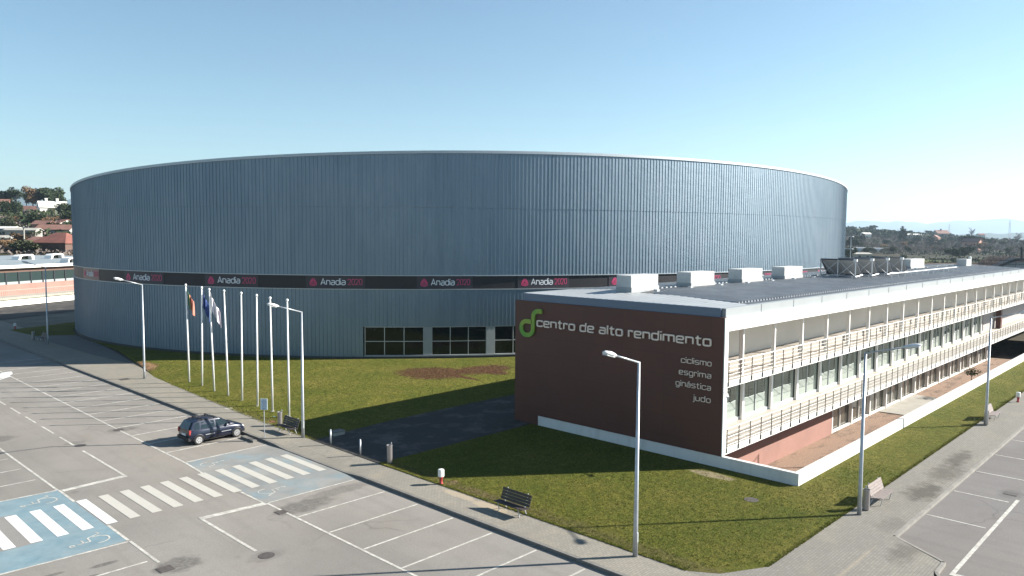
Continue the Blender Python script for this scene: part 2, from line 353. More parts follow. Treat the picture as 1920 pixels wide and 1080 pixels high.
# mountains: solid ridges far off
def ridge(dist, depth, a0, a1, hf, name, m):
    mb = MB(); n = 140; prof = [(0, 0), (.25, .55), (.5, 1), (.75, .6), (1, 0)]
    for i in range(n + 1):
        a = R_(a0 + (a1 - a0) * i / n); hgt = hf(a0 + (a1 - a0) * i / n)
        for (u, v) in prof:
            r = dist + depth * u; mb.v.append((r * math.cos(HEAD - a), r * math.sin(HEAD - a), -5 + hgt * v))
    k = len(prof)
    for i in range(n):
        for j in range(k - 1):
            mb.f.append((i * k + j, i * k + j + 1, (i + 1) * k + j + 1, (i + 1) * k + j)); mb.m.append(0)
    tag(mb.build(name, m, smooth=True), kind='structure')
M_MOUNT = mat('mountain_scrub', (.055, .07, .05), .95, noise=(.002, .3), spec=.1)
nz = lambda a, s: (math.sin(a * .9 + s) + .6 * math.sin(a * 2.3 + 2 * s) + .35 * math.sin(a * 5.1 + s) + .2 * math.sin(a * 11 + 3 * s)) / 2.15
ridge(7500, 2500, -60, -12, lambda a: 360 + 60 * nz(a, 1.3), 'mountains', M_MOUNT)
ridge(11000, 3000, 8, 60, lambda a: 255 + 38 * nz(a, 4.1) + 3 * (a - 25), 'mountains', M_MOUNT)
ridge(5000, 1200, 20, 60, lambda a: 55 + 14 * nz(a, 2.2), 'hills', M_MOUNT)
# near flat ground, cut open for the sunken court
mb = MB()
for (x0, x1, y0, y1) in [(-110, 200, -80, 16.2), (-110, 38.9, 16.2, 36.5), (-110, 200, 36.5, 190), (150, 200, 16.2, 36.5)]: mb.rect(x0, x1, y0, y1, -.17)
tag(mb.build('ground', M_GROUND), kind='structure')
mb = MB(); mb.rect(-100, 23.62, -60, 150, -.15); tag(mb.build('car_park', M_ASPH), kind='structure')
mb = MB(); K = 1.0115
lot_edge = 10.1 * K
mb.quad((23.62, -60, -.15), (190, -60, -.15), (190, lot_edge, -.15), (35.3, lot_edge, -.15), (33.8, 7.9, -.15), (32.5, 7.85, -.15), (23.62, 2.5, -.15))
tag(mb.build('side_car_park', M_ASPH2), kind='structure')

# pavements with kerbs (tops at z=0)
def ztop(y):      # dropped kerb at the crossing
    return -.12 * (sstep(33.4, 35.4, y) - sstep(41.3, 43.3, y))
mb = MB(); ys = [-60, 8, 20, 30, 33] + [33.4 + .25 * i for i in range(42)] + [48, 60, 80, 100, 125, 150]
for y in ys:
    z = ztop(y); mb.v += [(23.62, y, -.16), (23.62, y, z), (23.8, y, z)]
for i in range(len(ys) - 1):
    for j in range(2): mb.f.append((i * 3 + j, i * 3 + j + 1, (i + 1) * 3 + j + 1, (i + 1) * 3 + j)); mb.m.append(0)
tag(mb.build('kerb', M_KERB), kind='structure')
def lawnx(y):
    return 25.75 + sstep(44, 70, y) * 1.1 + sstep(68, 76, y) * 1.4
mb = MB()
for y in ys:
    z = ztop(y); mb.v += [(23.804, y, z), (24.6, y, z * .5), (lawnx(y) + (.0 if y < 15 else .7), y, 0)]
for i in range(len(ys) - 1):
    for j in range(2): mb.f.append((i * 3 + j, i * 3 + j + 1, (i + 1) * 3 + j + 1, (i + 1) * 3 + j)); mb.m.append(0)
tag(mb.build('pavement', M_PAVE), kind='structure')
# side pavement along the lower car park
mb = MB(); mb.quad((25.75, 6,  .003), (32.45, 8.0, .003), (33.65, 8.05, .003), (35.2, lot_edge + .12, .003), (190, lot_edge + .12, .003), (190, 12.6, .003), (28.3, 12.86, .003), (26.4, 13.9, .003), (25.75, 14.9, .003))
tag(mb.build('side_pavement', M_PAVE2), kind='structure')
mb = MB()
kp = [(23.62, 2.5), (32.5, 7.85), (33.8, 7.9), (35.3, lot_edge), (190, lot_edge)]
for p, q in zip(kp, kp[1:]):
    d = Vector((q[0] - p[0], q[1] - p[1], 0)).normalized(); nrm = Vector((-d.y, d.x, 0)) * .14
    mb.add([(p[0], p[1], -.16), (q[0], q[1], -.16), (q[0], q[1], .005), (p[0], p[1], .005), (q[0] + nrm.x, q[1] + nrm.y, .005), (p[0] + nrm.x, p[1] + nrm.y, .005)], [(0, 1, 2, 3), (3, 2, 4, 5)])
tag(mb.build('side_kerb', M_KERB2), kind='structure')
# lawns
def grid(name, m, pts_fn, rows, cols, kind='structure'):
    mb = MB()
    for i in range(rows + 1):
        for j in range(cols + 1): mb.v.append(pts_fn(i / rows, j / cols))
    for i in range(rows):
        for j in range(cols): mb.f.append((i * (cols + 1) + j, (i + 1) * (cols + 1) + j, (i + 1) * (cols + 1) + j + 1, i * (cols + 1) + j + 1)); mb.m.append(0)
    return tag(mb.build(name, m, smooth=True), kind=kind)
mb = MB(); mb.quad((25.754, 14.9, .006), (26.4, 13.9, .006), (28.3, 12.86, .006), (190, 12.6, .006), (190, 16.2, .006), (38.74, 16.2, .006), (38.74, 34.9, .006), (25.754, 34.9, .006))
tag(mb.build('lawn', M_LAWN), kind='structure')
EC = (99.335, 96.734); EA, EB, ER = 68.129, 53.333, -0.129
def ell(th, off=0.0):
    ct, st = math.cos(th), math.sin(th); n = Vector((ct / EA, st / EB)).normalized()
    fb = 1 - .5 * max(0, min(1, (st - .15) / .6)) ** 2 * (3 - 2 * max(0, min(1, (st - .15) / .6)))     # the back of the oval is flatter
    u, v = EA * ct + n.x * off, EB * fb * st + n.y * off; c, s = math.cos(ER), math.sin(ER)
    return (EC[0] + u * c - v * s, EC[1] + u * s + v * c)
def lawn2(u, v):
    th = R_(183 + (262 - 183) * u)              # along the arena
    ex, ey = ell(th, .35)
    sx_ = [(31, 80), (28.35, 76.5), (27.2, 70.5), (26.9, 66), (26.5, 58), (26.2, 52), (25.9, 46), (25.8, 41.8), (32, 42.5), (40, 42.6), (50, 42.3), (60, 42.2), (70, 42.2)]
    f = u * (len(sx_) - 1); i = min(int(f), len(sx_) - 2); t = f - i
    px, py = sx_[i][0] * (1 - t) + sx_[i + 1][0] * t, sx_[i][1] * (1 - t) + sx_[i + 1][1] * t
    x, y = px * (1 - v) + ex * v, py * (1 - v) + ey * v
    return (x, y, .006 + .28 * sstep(0, .5, v) * (1 - .6 * sstep(.6, 1, v)) * sstep(0, .1, u))
grid('lawn', M_LAWN, lawn2, 60, 16)
mb = MB(); mb.quad((25.75, 34.9, .008), (75, 34.9, .008), (75, 42.2, .008), (60, 42.2, .008), (50, 42.3, .008), (40, 42.6, .008), (32, 42.5, .008), (25.8, 41.8, .008))
M_PATH = mat('path_concrete', (.2, .195, .19), .85, spec=.2); g = NG(M_PATH)
g.color(g.mix(g.ramp(g.noise(.5, 6, rough=.7), (.5, 0), (.62, .7)), (.05, .046, .042), (.115, .105, .095)))
o_path = mb.build('path', M_PATH); tag(o_path, kind='structure')
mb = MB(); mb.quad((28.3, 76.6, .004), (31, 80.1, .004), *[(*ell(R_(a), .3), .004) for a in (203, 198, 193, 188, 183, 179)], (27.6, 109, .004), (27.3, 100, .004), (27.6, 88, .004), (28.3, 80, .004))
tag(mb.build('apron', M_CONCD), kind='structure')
# painted markings
mk = MB()
def line(x0, y0, x1, y1, w=.12, z=-.1415, b=None):
    x0, y0, x1, y1 = [q * K for q in (x0, y0, x1, y1)]
    d = Vector((x1 - x0, y1 - y0, 0)).normalized(); n = Vector((-d.y, d.x, 0)) * w / 2
    (b or mk).quad((x0 - n.x, y0 - n.y, z), (x1 - n.x, y1 - n.y, z), (x1 + n.x, y1 + n.y, z), (x0 + n.x, y0 + n.y, z))
for y in (33.42, 30.75, 28.15, 25.6, 23.05, 20.45, 17.9, 15.3, 12.7, 10.1): line(18.1, y, 23.05, y, .1)
for k in range(18):
    y = 42.75 + 2.713 * k
    a, b_ = (18.15, 23.15)
    line(a, y, b_, y + .15, .14)
line(18.05, 42.7, 18.2, 95, .12); line(18.02, 33.4, 18.05, 0, .12)
line(17.9, 40.15, 18.05, 42.7, .12); line(17.92, 33.42, 17.92, 35.85, .12)
line(11.55, 42.6, 11.45, 54.6, .12, ); line(11.68, 33.3, 11.68, 30.3, .12); line(11.6, 40.2, 11.6, 42.55, .12); line(11.66, 33.42, 11.66, 35.8, .12)
line(11.5, 58, 11.5, 90, .12)
for k in range(14): line(6.3, 45.2 + 2.66 * k, 11.25, 45.25 + 2.66 * k, .1)
for k in range(10): line(6.3, 30.75 - 2.6 * k, 11.4, 30.72 - 2.6 * k, .1)
line(6.2, 33.5, 11.6, 33.3, .12); line(5.0, 42.9, 11.5, 42.6, .12)
line(14.8, 49.4, 14.8, 42.7, .13); line(14.8, 53.8, 14.8, 51.05, .12)
for k in range(9): line(14.8, 55.0 + 3.85 * k, 14.8, 57.6 + 3.85 * k, .12)
line(14.9, 33.7, 14.9, 28.6, .14); line(14.9, 24.5, 14.9, 20, .14)
line(11.7, 42.33, 14.85, 42.6, .36); line(14.85, 33.72, 17.95, 33.42, .36, -.137)
tag(mk.build('parking_lines', M_LINE), kind='structure')
mb = MB(); mb.rect(4.6 * K, 11.6 * K, 33.45 * K, 42.65 * K, -.146); tag(mb.build('blue_bay', M_BLUE), kind='structure')
mb = MB(); mb.rect(18.0 * K, 23.3 * K, 33.45 * K, 42.75 * K, -.146); tag(mb.build('faded_blue_bay', M_BLUE2), kind='structure')
M_BAYG = asphalt('worn_crossing_asphalt', (.2, .19, .175))
mb = MB(); mb.rect(4.6 * K, 9.05 * K, 35.9 * K, 40.3 * K, -.1435); tag(mb.build('crossing_asphalt', M_BAYG), kind='structure')
M_ZEBRW = mat('fresh_crossing_paint', (.6, .59, .57), .7); g = NG(M_ZEBRW)
g.color(g.mix(g.ramp(g.noise(1.8, 7, rough=.75, stretch=(.4, 1.6, 1, .5)), (.56, 0), (.74, .4)), (.6, .59, .57), (.42, .41, .39)))
mb = MB(); mw = MB()
for k in range(19):
    x = 22.53 - .988 * k; (mb if k < 11 else mw).rect(x * K, (x + .46) * K, 35.97 * K, 40.17 * K, -.1385)
tag(mb.build('crosswalk', M_ZEBRA), kind='structure'); tag(mw.build('crosswalk', M_ZEBRW), kind='structure')
mb = MB()
for x, ln in ((39.1, 1), (43.83, 1), (48.45, .8), (53.05, .8), (57.8, .8), (62.5, .8), (67.2, .8), (72, .8), (76.8, .8), (81.5, .8)):
    line(x, 10.04, x, 7.62, .1, b=mb)
line(32.6, 7.42, 44.5, 7.35, .16, b=mb); line(46.5, 7.35, 110, 7.35, .14, b=mb); line(32.7, 7.35, 32.7, 4.5, .3, -.137, b=mb)
tag(mb.build('side_parking_lines', M_LINE), kind='structure')

# stroke lettering ------------------------------------------------------------
def rp(pts, r, closed=False, n=4):
    """round the corners of a polyline"""
    out = []; N = len(pts)
    for i, p in enumerate(pts):
        p = Vector(p)
        if not closed and i in (0, N - 1): out.append(p); continue
        a = Vector(pts[i - 1]); c = Vector(pts[(i + 1) % N]); d1 = a - p; d2 = c - p
        rr = min(r, d1.length * .5, d2.length * .5)
        if rr < 1e-4: out.append(p); continue
        s = p + d1.normalized() * rr; e = p + d2.normalized() * rr
        for k in range(n + 1):
            t = k / n; out.append(s * (1 - t) ** 2 + p * 2 * t * (1 - t) + e * t * t)
    return out
def rib(mb, pts, t, closed, put, d0, d1):
    """ribbon of width t along pts; put(u, v, d) -> point; solid from depth d0 to d1"""
    pts = [Vector(p) for p in pts]
    q = []
    for p in pts:
        if not q or (p - q[-1]).length > 1e-5: q.append(p)
    if closed and (q[0] - q[-1]).length < 1e-5: q.pop()
    n = len(q); L = []; Rr = []
    for i in range(n):
        a = q[i - 1] if (closed or i > 0) else q[i]; c = q[(i + 1) % n] if (closed or i < n - 1) else q[i]
        d1_ = (q[i] - a); d2_ = (c - q[i])
        if d1_.length < 1e-6: d1_ = d2_
        if d2_.length < 1e-6: d2_ = d1_
        d1_ = d1_.normalized(); d2_ = d2_.normalized(); tg = (d1_ + d2_).normalized(); nn = Vector((-tg.y, tg.x))
        cs = max(.5, nn.dot(Vector((-d1_.y, d1_.x)))); o = nn * (t / 2 / cs); L.append(q[i] + o); Rr.append(q[i] - o)
    b = len(mb.v)
    for i in range(n):
        mb.v += [tuple(put(L[i].x, L[i].y, d1)), tuple(put(Rr[i].x, Rr[i].y, d1)), tuple(put(L[i].x, L[i].y, d0)), tuple(put(Rr[i].x, Rr[i].y, d0))]
    for i in range(n if closed else n - 1):
        k, j = b + 4 * i, b + 4 * ((i + 1) % n)
        for f in ((k, j, j + 1, k + 1), (k, k + 2, j + 2, j), (k + 1, j + 1, j + 3, k + 3)): mb.f.append(f); mb.m.append(mb.mi)
    if not closed:
        e = b + 4 * (n - 1)
        for f in ((b, b + 1, b + 3, b + 2), (e, e + 2, e + 3, e + 1)): mb.f.append(f); mb.m.append(mb.mi)
def glyphs(w, rd, tw=.2):
    G = {}
    rr = lambda x0, y0, x1, y1: (rp([(x0, y0), (x1, y0), (x1, y1), (x0, y1)], rd, True), True)
    op = lambda *p: (rp(list(p), rd), False)
    G['c'] = ([op((w, .78), (w, 1), (0, 1), (0, 0), (w, 0), (w, .22))], w)
    G['e'] = ([op((w, .0), (0, 0), (0, 1), (w, 1), (w, .5), (0.05, .5))], w)
    G['n'] = ([((rp([(0, 1), (w, 1), (w, 0)], rd)), False), ([(0, 1 + tw / 2), (0, 0)], False)], w)
    G['t'] = ([op((.3, 1.38), (.3, 0), (.78, 0)), ([(0, 1), (.78, 1)], False)], .78)
    G['r'] = ([([(0, 1 + tw / 2), (0, 0)], False), ([(0, 1), (.62, 1), (.62, .8)], False)], .65)
    G['o'] = ([rr(0, 0, w, 1)], w)
    G['d'] = ([rr(0, 0, w, 1), ([(w, 0), (w, 1.48)], False)], w)
    G['a'] = ([op((.08, 1), (w, 1), (w, 0), (0, 0), (0, .55), (w, .55))], w)
    G['l'] = ([([(0, 0), (0, 1.48)], False)], 0)
    G['i'] = ([([(0, 0), (0, 1)], False), ([(0, 1.27), (0, 1.48)], False)], 0)
    G['m'] = ([([(0, 1 + tw / 2), (0, 0)], False), (rp([(0, 1), (1.75, 1), (1.75, 0)], rd), False), ([(.875, 1), (.875, 0)], False)], 1.75)
    G['s'] = ([op((w, .95), (w * .9, 1), (0, 1), (0, .5), (w, .5), (w, 0), (0, 0))], w)
    G['g'] = ([rr(0, 0, w, 1), op((w, 1), (w, -.42), (.05, -.42))], w)
    G['j'] = ([op((.12, 1), (.12, -.42), (-.2, -.42)), ([(.12, 1.27), (.12, 1.48)], False)], .12)
    G['u'] = ([op((0, 1), (0, 0), (w, 0), (w, 1))], w)
    G['á'] = ([op((.08, 1), (w, 1), (w, 0), (0, 0), (0, .55), (w, .55)), ([(w * .4, 1.2), (w * .75, 1.5)], False)], w)
    G['A'] = ([([(0, 0), (.5, 1.42), (1.0, 0)], False), ([(.18, .42), (.82, .42)], False)], 1.0)
    G['2'] = ([(rp([(0, 1.0), (0, 1.32), (.78, 1.32), (.78, .72), (0.0, 0)], .3) + [Vector((.8, 0))], False)], .8)
    G['0'] = ([(rp([(0, 0), (.78, 0), (.78, 1.32), (0, 1.32)], .36, True), True)], .78)
    return G
def text_w(s, G, gap):
    return sum((.75 if ch == ' ' else G[ch][1] + gap) for ch in s) - gap
def write(mb, s, G, gap, sc, u0, v0, t, put, d0, d1, sx=1.0):
    u = 0.0
    for ch in s:
        if ch == ' ': u += .75; continue
        st, w = G[ch]
        for q_, (pts, cl) in enumerate(st): rib(mb, [(u0 + (u + p[0]) * sc * sx, v0 + p[1] * sc) for p in pts], t, cl, put, d0, d1 + .004 * q_)
        u += w + gap
# wheelchair symbols on the blue bays
def wheelchair(mb, cx, cy, rz, s=1.0, t=.09):
    c, sn = math.cos(rz), math.sin(rz)
    put = lambda u, v, d: ((cx + (u * c - v * sn) * s) * K, (cy + (u * sn + v * c) * s) * K, -.137)
    arc = [(-.05 + .5 * math.cos(a), -.25 + .5 * math.sin(a)) for a in [R_(160 + 12 * k) for k in range(19)]]
    rib(mb, arc, t, False, put, 0, 0)
    rib(mb, rp([(-.12, .75), (-.08, .1), (.45, .1), (.75, -.55), (1.0, -.45)], .08), t, False, put, 0, 0)
    rib(mb, [(-.1, .42), (.35, .42)], t, False, put, 0, 0)
    rib(mb, [(-.12 + .11 * math.cos(a), .95 + .11 * math.sin(a)) for a in [R_(45 * k) for k in range(8)]], t, True, put, 0, 0)
mb = MB(); wheelchair(mb, 10.5, 41.3, R_(90), .85, .075); wheelchair(mb, 10.6, 34.5, R_(90), .85, .075); wheelchair(mb, 6.0, 41.3, R_(90), .85, .075)
wheelchair(mb, 19.0, 41.5, R_(-90), .75, .06); wheelchair(mb, 19.05, 34.95, R_(-90), .8, .07)
tag(mb.build('wheelchair_marking', M_LINE), kind='structure')

# ---------------------------------------------------------------- arena (velodrome)
arena = empty('arena', (EC[0], EC[1], 0), 'huge oval sports arena clad in ribbed grey metal with a black banner band', 'arena')
arena_children = []
def apart(mb, name, m, smooth=False, parent=None):
    o = mb.build(name, m, smooth=smooth); o.parent = parent or arena
    if parent is None: o.location = (-EC[0], -EC[1], 0)
    return o
NT = 7200; TH = []; S = [0.0]; pp = None
for i in range(NT + 1):
    p = Vector(ell(2 * math.pi * i / NT))
    if pp is not None: S.append(S[-1] + (p - pp).length)
    pp = p
PER = S[-1]
import bisect
def th_of_s(s):
    s = s % PER; i = min(max(bisect.bisect(S, s), 1), NT); t = (s - S[i - 1]) / (S[i] - S[i - 1]); return 2 * math.pi * (i - 1 + t) / NT
def s_of_th(th): f = (th % (2 * math.pi)) / (2 * math.pi) * NT; i = int(f); return S[i] + (S[min(i + 1, NT)] - S[i]) * (f - i)
def ztopr(x, y): return 26.475 - .01817 * x - .06283 * y
def cladding(name, z0f, z1f, off=0.0, depth=.036, nr=850, ribw=.17):
    mb = MB(); pit = PER / nr
    cols = []
    for i in range(nr):
        for fr, d in ((0, 0), (1 - ribw, 0), (1 - ribw + .01, depth), (.99, depth)):
            th = th_of_s((i + fr) * pit); x, y = ell(th, off + d); cols.append((x, y, th))
    z0s = []
    for i in range(nr): z0s.append(z0f(2 * math.pi * 0 + th_of_s((i + .4) * pit)))
    for k, (x, y, th) in enumerate(cols): mb.v.append((x, y, 0)); mb.v.append((x, y, 0))
    for k, (x, y, th) in enumerate(cols): mb.v[2 * k] = (x, y, z0s[k // 4]); mb.v[2 * k + 1] = (x, y, z1f(x, y))
    n = len(cols)
    for k in range(n):
        j = (k + 1) % n; mb.f.append((2 * k, 2 * j, 2 * j + 1, 2 * k + 1)); mb.m.append(0)
    return apart(mb, name, M_CLAD)
WIN0, WIN1 = R_(224.95), R_(258)
ZB0, ZB1 = 7.38, 8.74
cladding('lower_cladding', lambda th: 3.42 if WIN0 < th < WIN1 else .28, lambda x, y: ZB0 - .06)
cladding('middle_cladding', lambda th: ZB1 + .06, lambda x, y: 15.86, .0)
cladding('upper_cladding', lambda th: 15.87, lambda x, y: ztopr(x, y) - .3, .02)
def ringband(name, m, z0, z1, off0, off1, n=720, a0=0, a1=2 * math.pi, lid=True):
    mb = MB(); cl = abs(a1 - a0 - 2 * math.pi) < 1e-6; N = n if cl else n + 1
    for i in range(N):
        th = a0 + (a1 - a0) * i / n; xo, yo = ell(th, off1); xi, yi = ell(th, off0)
        f = lambda z, x, y: z(x, y) if callable(z) else z
        mb.v += [(xi, yi, f(z0, xo, yo)), (xo, yo, f(z0, xo, yo)), (xo, yo, f(z1, xo, yo)), (xi, yi, f(z1, xo, yo))]
    for i in range(n):
        a, b = 4 * i, 4 * ((i + 1) % N)
        for k in range(4): k2 = (k + 1) % 4; mb.f.append((a + k, b + k, b + k2, a + k2)); mb.m.append(0)
    return apart(mb, name, m)
ringband('roof_trim', M_TRIMA, lambda x, y: ztopr(x, y) - .3, lambda x, y: ztopr(x, y) - .04, -.6, .13)
ringband('roof_flashing', M_TRIM, lambda x, y: ztopr(x, y) - .039, lambda x, y: ztopr(x, y), -.6, .1)
ringband('band_backing', M_BAND, ZB0, ZB1, -.5, -.02)
ringband('upper_ledge', M_TRIMA, ZB1, ZB1 + .08, -.4, .12)
ringband('lower_ledge', M_TRIMA, ZB0 - .08, ZB0, -.4, .12)
ringband('plinth', mat('arena_plinth', (.07, .07, .07), .8), -.3, .3, -.5, -.05)
mb = MB(); top = [(*ell(2 * math.pi * i / 360, -.5),) for i in range(360)]
mb.v = [(x, y, ztopr(x, y) - .25) for x, y in top]; mb.f = [tuple(range(360))]; mb.m = [0]
apart(mb, 'roof', M_ROOFL)
# banners
GB = glyphs(.78, .34, .14)
def arcput(s_mid):
    def put(u, v, d):
        th = th_of_s(s_mid + u); x, y = ell(th, d); return (x, y, v)
    return put
def rtri(R0):   # rounded triangle loop
    pts = [(0, R0 * 1.08), (-R0 * .98, -R0 * .72), (R0 * .98, -R0 * .72)]
    return rp(pts, R0 * .95, True, 7)
BTH = [(183.21, 188.59), (195.25, 201.66), (207.95, 213.79), (219.37, 224.77), (230.18, 235.04), (239.83, 244.52), (249.15, 253.71), (258.3, 262.9), (267.0, 271.6), (275.3, 280.2), (283.43, 288.5)]
M_BANGLARE = mat('glare_tinted_banner', (.16, .09, .08), .4)  # first banner: pinkish reflected light worked into its base colour
for bi, (a, b) in enumerate(BTH):
    s0, s1 = s_of_th(R_(a)), s_of_th(R_(b)); put = arcput(0)
    mb = MB(); n = 14
    for k in range(n + 1):
        s_ = s0 - .25 + (s1 - s0 + .5) * k / n; x, y = ell(th_of_s(s_), .015); mb.v += [(x, y, ZB0 + .01), (x, y, ZB1 - .01)]
    for k in range(n): mb.f.append((2 * k, 2 * k + 2, 2 * k + 3, 2 * k + 1)); mb.m.append(0)
    ban = apart(mb, 'banner', M_BANGLARE if bi == 0 else M_BANNER)
    wd = s1 - s0; zc = (ZB0 + ZB1) / 2
    mb = MB(); 
    for R0 in (.53, .36, .19):
        rib(mb, [(s0 + .52 + p[0], zc + .0 + p[1]) for p in rtri(R0)], .068, True, put, .018, .03)
    mb.mi = 0; o = mb.build('emblem', M_PINKL); o.parent = ban
    mb = MB(); sc = .44; wA = text_w('Anadia', GB, .26) * sc
    sxx = (wd * .45) / wA
    write(mb, 'Anadia', GB, .26, sc, s0 + wd * .235, zc - .27, .085, put, .018, .03, sxx)
    o = mb.build('lettering', M_WHITEL); o.parent = ban
    mb = MB(); w2 = text_w('2020', GB, .32) * sc
    write(mb, '2020', GB, .32, sc, s0 + wd * .735, zc - .25, .055, put, .018, .03, (wd * .255) / w2)
    o = mb.build('lettering', M_PINKL); o.parent = ban
# ground floor windows
def arcbox(mb, s0, s1, z0, z1, o0, o1, n=1):
    for k in range(n):
        a, b = s0 + (s1 - s0) * k / n, s0 + (s1 - s0) * (k + 1) / n
        ta, tb = th_of_s(a), th_of_s(b)
        P_ = [(*ell(ta, o0), z0), (*ell(tb, o0), z0), (*ell(tb, o1), z0), (*ell(ta, o1), z0)]
        mb.add(P_ + [(p[0], p[1], z1) for p in P_], [(3, 2, 1, 0), (4, 5, 6, 7), (0, 1, 5, 4), (1, 2, 6, 5), (2, 3, 7, 6), (3, 0, 4, 7)])
WT = [(224.95, 230.59), (231.4, 236.6), (237.42, 242.8), (243.6, 249.0), (249.8, 257.8)]
for i, (a, b) in enumerate(WT):
    s0, s1 = s_of_th(R_(a)), s_of_th(R_(b))
    mb = MB(); arcbox(mb, s0 + .04, s1 - .04, .4, 3.36, -.22, -.2, 6); win = apart(mb, 'window', M_GLASSD)
    mb = MB(); zm = 1.87
    for f in (0, 1 / 3, 2 / 3, 1):
        s_ = s0 + (s1 - s0) * f; arcbox(mb, s_ - .035, s_ + .035, .46, 3.36, -.19, -.1)
    arcbox(mb, s0, s1, zm - .035, zm + .035, -.188, -.12, 6); arcbox(mb, s0, s1, 3.36, 3.42, -.19, -.02, 6)
    o = mb.build('window_frame', M_FRAME); o.parent = win
    if i < len(WT) - 1:
        mb = MB(); arcbox(mb, s1, s_of_th(R_(WT[i + 1][0])), .46, 3.4, -.3, -.03, 2); apart(mb, 'pillar', M_PARA)
mb = MB(); arcbox(mb, s_of_th(R_(224.9)), s_of_th(R_(258)), .3, .44, -.3, .1, 40); apart(mb, 'sill', M_PARA)
# small fixings at the right hand edge of the arena
mb = MB()
for z in (13.2, 11.2, 9.0):
    x, y = ell(R_(302), 0); x2, y2 = ell(R_(302), 1.3); mb.box(min(x, x2) - .1, max(x, x2) + .1, min(y, y2), max(y, y2), z, z + .12)
x, y = ell(R_(302), .9); mb.tube([(x, y, 0), (x, y, 13.2)], .06, 6)
apart(mb, 'maintenance_ladder', M_STEEL)

# ---------------------------------------------------------------- training centre
RX1 = 126.3; BX0, BX1, BY0, BY1 = 38.75, 142.0, 20.5, 36.55
tc = empty('training_centre', (BX0, BY0, 0), 'long low building with brown lettered gable and white balconies', 'building')
def bpart(mb, name, m, parent=None, smooth=False, kind=None, label=None):
    o = mb.build(name, m, smooth=smooth); o.parent = parent or tc
    if parent is None: o.location = (-BX0, -BY0, 0)
    if kind: o['kind'] = kind
    if label: o['label'] = label
    return o
mb = MB(); mb.box(BX0 + .02, BX0 + .38, BY0 + .04, BY1, .66, 8.52); mb.box(BX0 + .02, BX0 + .38, 34.37, BY1, -.3, .66)
gable = bpart(mb, 'gable_wall', M_BROWN)
mb = MB(); mb.box(BX0 + .022, BX0 + .42, BY0 - .02, BY0 + .038, .7, 8.5); mb.box(BX0 + .382, BX1, BY0 - .018, BY0 + .55, 7.74, 8.498); bpart(mb, 'facade_frame', M_WHITE)
for z0, z1 in ((.7, 1.05), (4.53, 4.87)):
    mb = MB(); mb.box(BX0 + .385, BX1, BY0 - .015, BY0 + .1, z0, z1); bpart(mb, 'slab_edge', M_WHITE)
    mb = MB(); mb.box(BX0 + .385, BX1, BY0 + .102, BY1 - .3, z0 + .02, z1 - .004); bpart(mb, 'balcony_floor', M_FLOOR)
mb = MB(); mb.box(BX0 + .385, BX1, BY0 + .552, BY1 - .3, 7.76, 8.3); bpart(mb, 'roof_soffit', M_BEIGE)
mb = MB(); mb.box(BX0 + .4, BX1, 23.5, 23.7, 5.3, 7.755); bpart(mb, 'upper_wall', M_BEIGE)
mb = MB(); mb.box(BX0 + .4, BX1, 22.42, 23.72, 4.87, 5.298); bpart(mb, 'upper_step', mat('cream_step', (.3, .27, .235), .8))  # step in one even cream, deeper in tone than the balcony floor
mb = MB(); mb.box(BX0 + .4, 113, 23.3, 23.4, 1.05, 1.2); bpart(mb, 'window_sill', M_WHITE)
mb = MB(); mb.box(BX0 + .4, BX1, BY1 - .28, BY1, -.3, 8.5); mb.box(113, BX1, 23.4, 23.6, 1.05, 4.53); mb.box(112.6, 113, 23.41, BY1 - .3, 1.05, 4.53); bpart(mb, 'rear_wall', mat('grey_rear_wall', (.33, .3, .29), .8))
fx = 42.15; k = 0
while fx + 4.27 * k < BX1 - 1:
    x = fx + 4.27 * k; k += 1
    mb = MB(); mb.box(x - .07, x + .07, 21.05, 21.28, 4.872, 7.738); bpart(mb, 'fin', M_WHITE)
    if x < 112:
        mb = MB(); mb.box(x - .13, x + .13, 23.1, 23.28, 1.052, 4.528); bpart(mb, 'column', M_WHITE)
    if x > 118 and x < 122:
        mb = MB(); mb.box(x - .4, x + .4, 22.6, 23.2, 1.052, 4.528); bpart(mb, 'column', M_BROWN, label='dark brown column')
mb = MB(); mb.box(42.3, 42.42, 21.3, 21.42, 4.872, 7.738); bpart(mb, 'downpipe', M_STEEL)
x = BX0 + .42; i = 0; edges = [BX0 + .42] + [fx + 4.27 * j for j in range(0, 17)]
for a, b in zip(edges, edges[1:]):
    mb = MB(); mb.box(a + .02, b - .02, 23.34, 23.38, 1.2, 4.52); w_ = bpart(mb, 'window', M_GLASS)
    mb = MB()
    for f in (0, .5, 1): mb.box(a + (b - a) * f - .03, a + (b - a) * f + .03, 23.29, 23.335, 1.2, 4.52)
    mb.box(a + .035, b - .035, 23.292, 23.333, 1.2, 1.26)
    o = mb.build('window_frame', M_FRAME); o.parent = w_
# railings
def railing(z, name='railing'):
    rl = MB()
    for h, r_ in ((1.12, .028), (.86, .012), (.62, .012), (.38, .012), (.16, .012)): rl.tube([(BX0 + .42, BY0 - .03, z + h), (BX1, BY0 - .03, z + h)], r_, 6)
    ro = bpart(rl, name, M_RAIL)
    xs = [BX0 + .5 + 1.42 * i for i in range(72)]
    for i, x in enumerate(xs[:49]):
        mb = MB(); mb.box(x - .012, x + .012, BY0 - .075, BY0 - .018, z - .28, z + 1.12); mb.box(x - .03, x + .03, BY0 - .085, BY0 - .078, z - .28, z + .02)
        o = mb.build('post', M_RAILP); o.parent = ro
    mb = MB()
    for x in xs[49:]: mb.box(x - .012, x + .012, BY0 - .075, BY0 - .018, z - .28, z + 1.12)
    o = mb.build('post_row', M_RAILP); o.parent = ro; o['kind'] = 'stuff'
railing(4.87); railing(1.05)
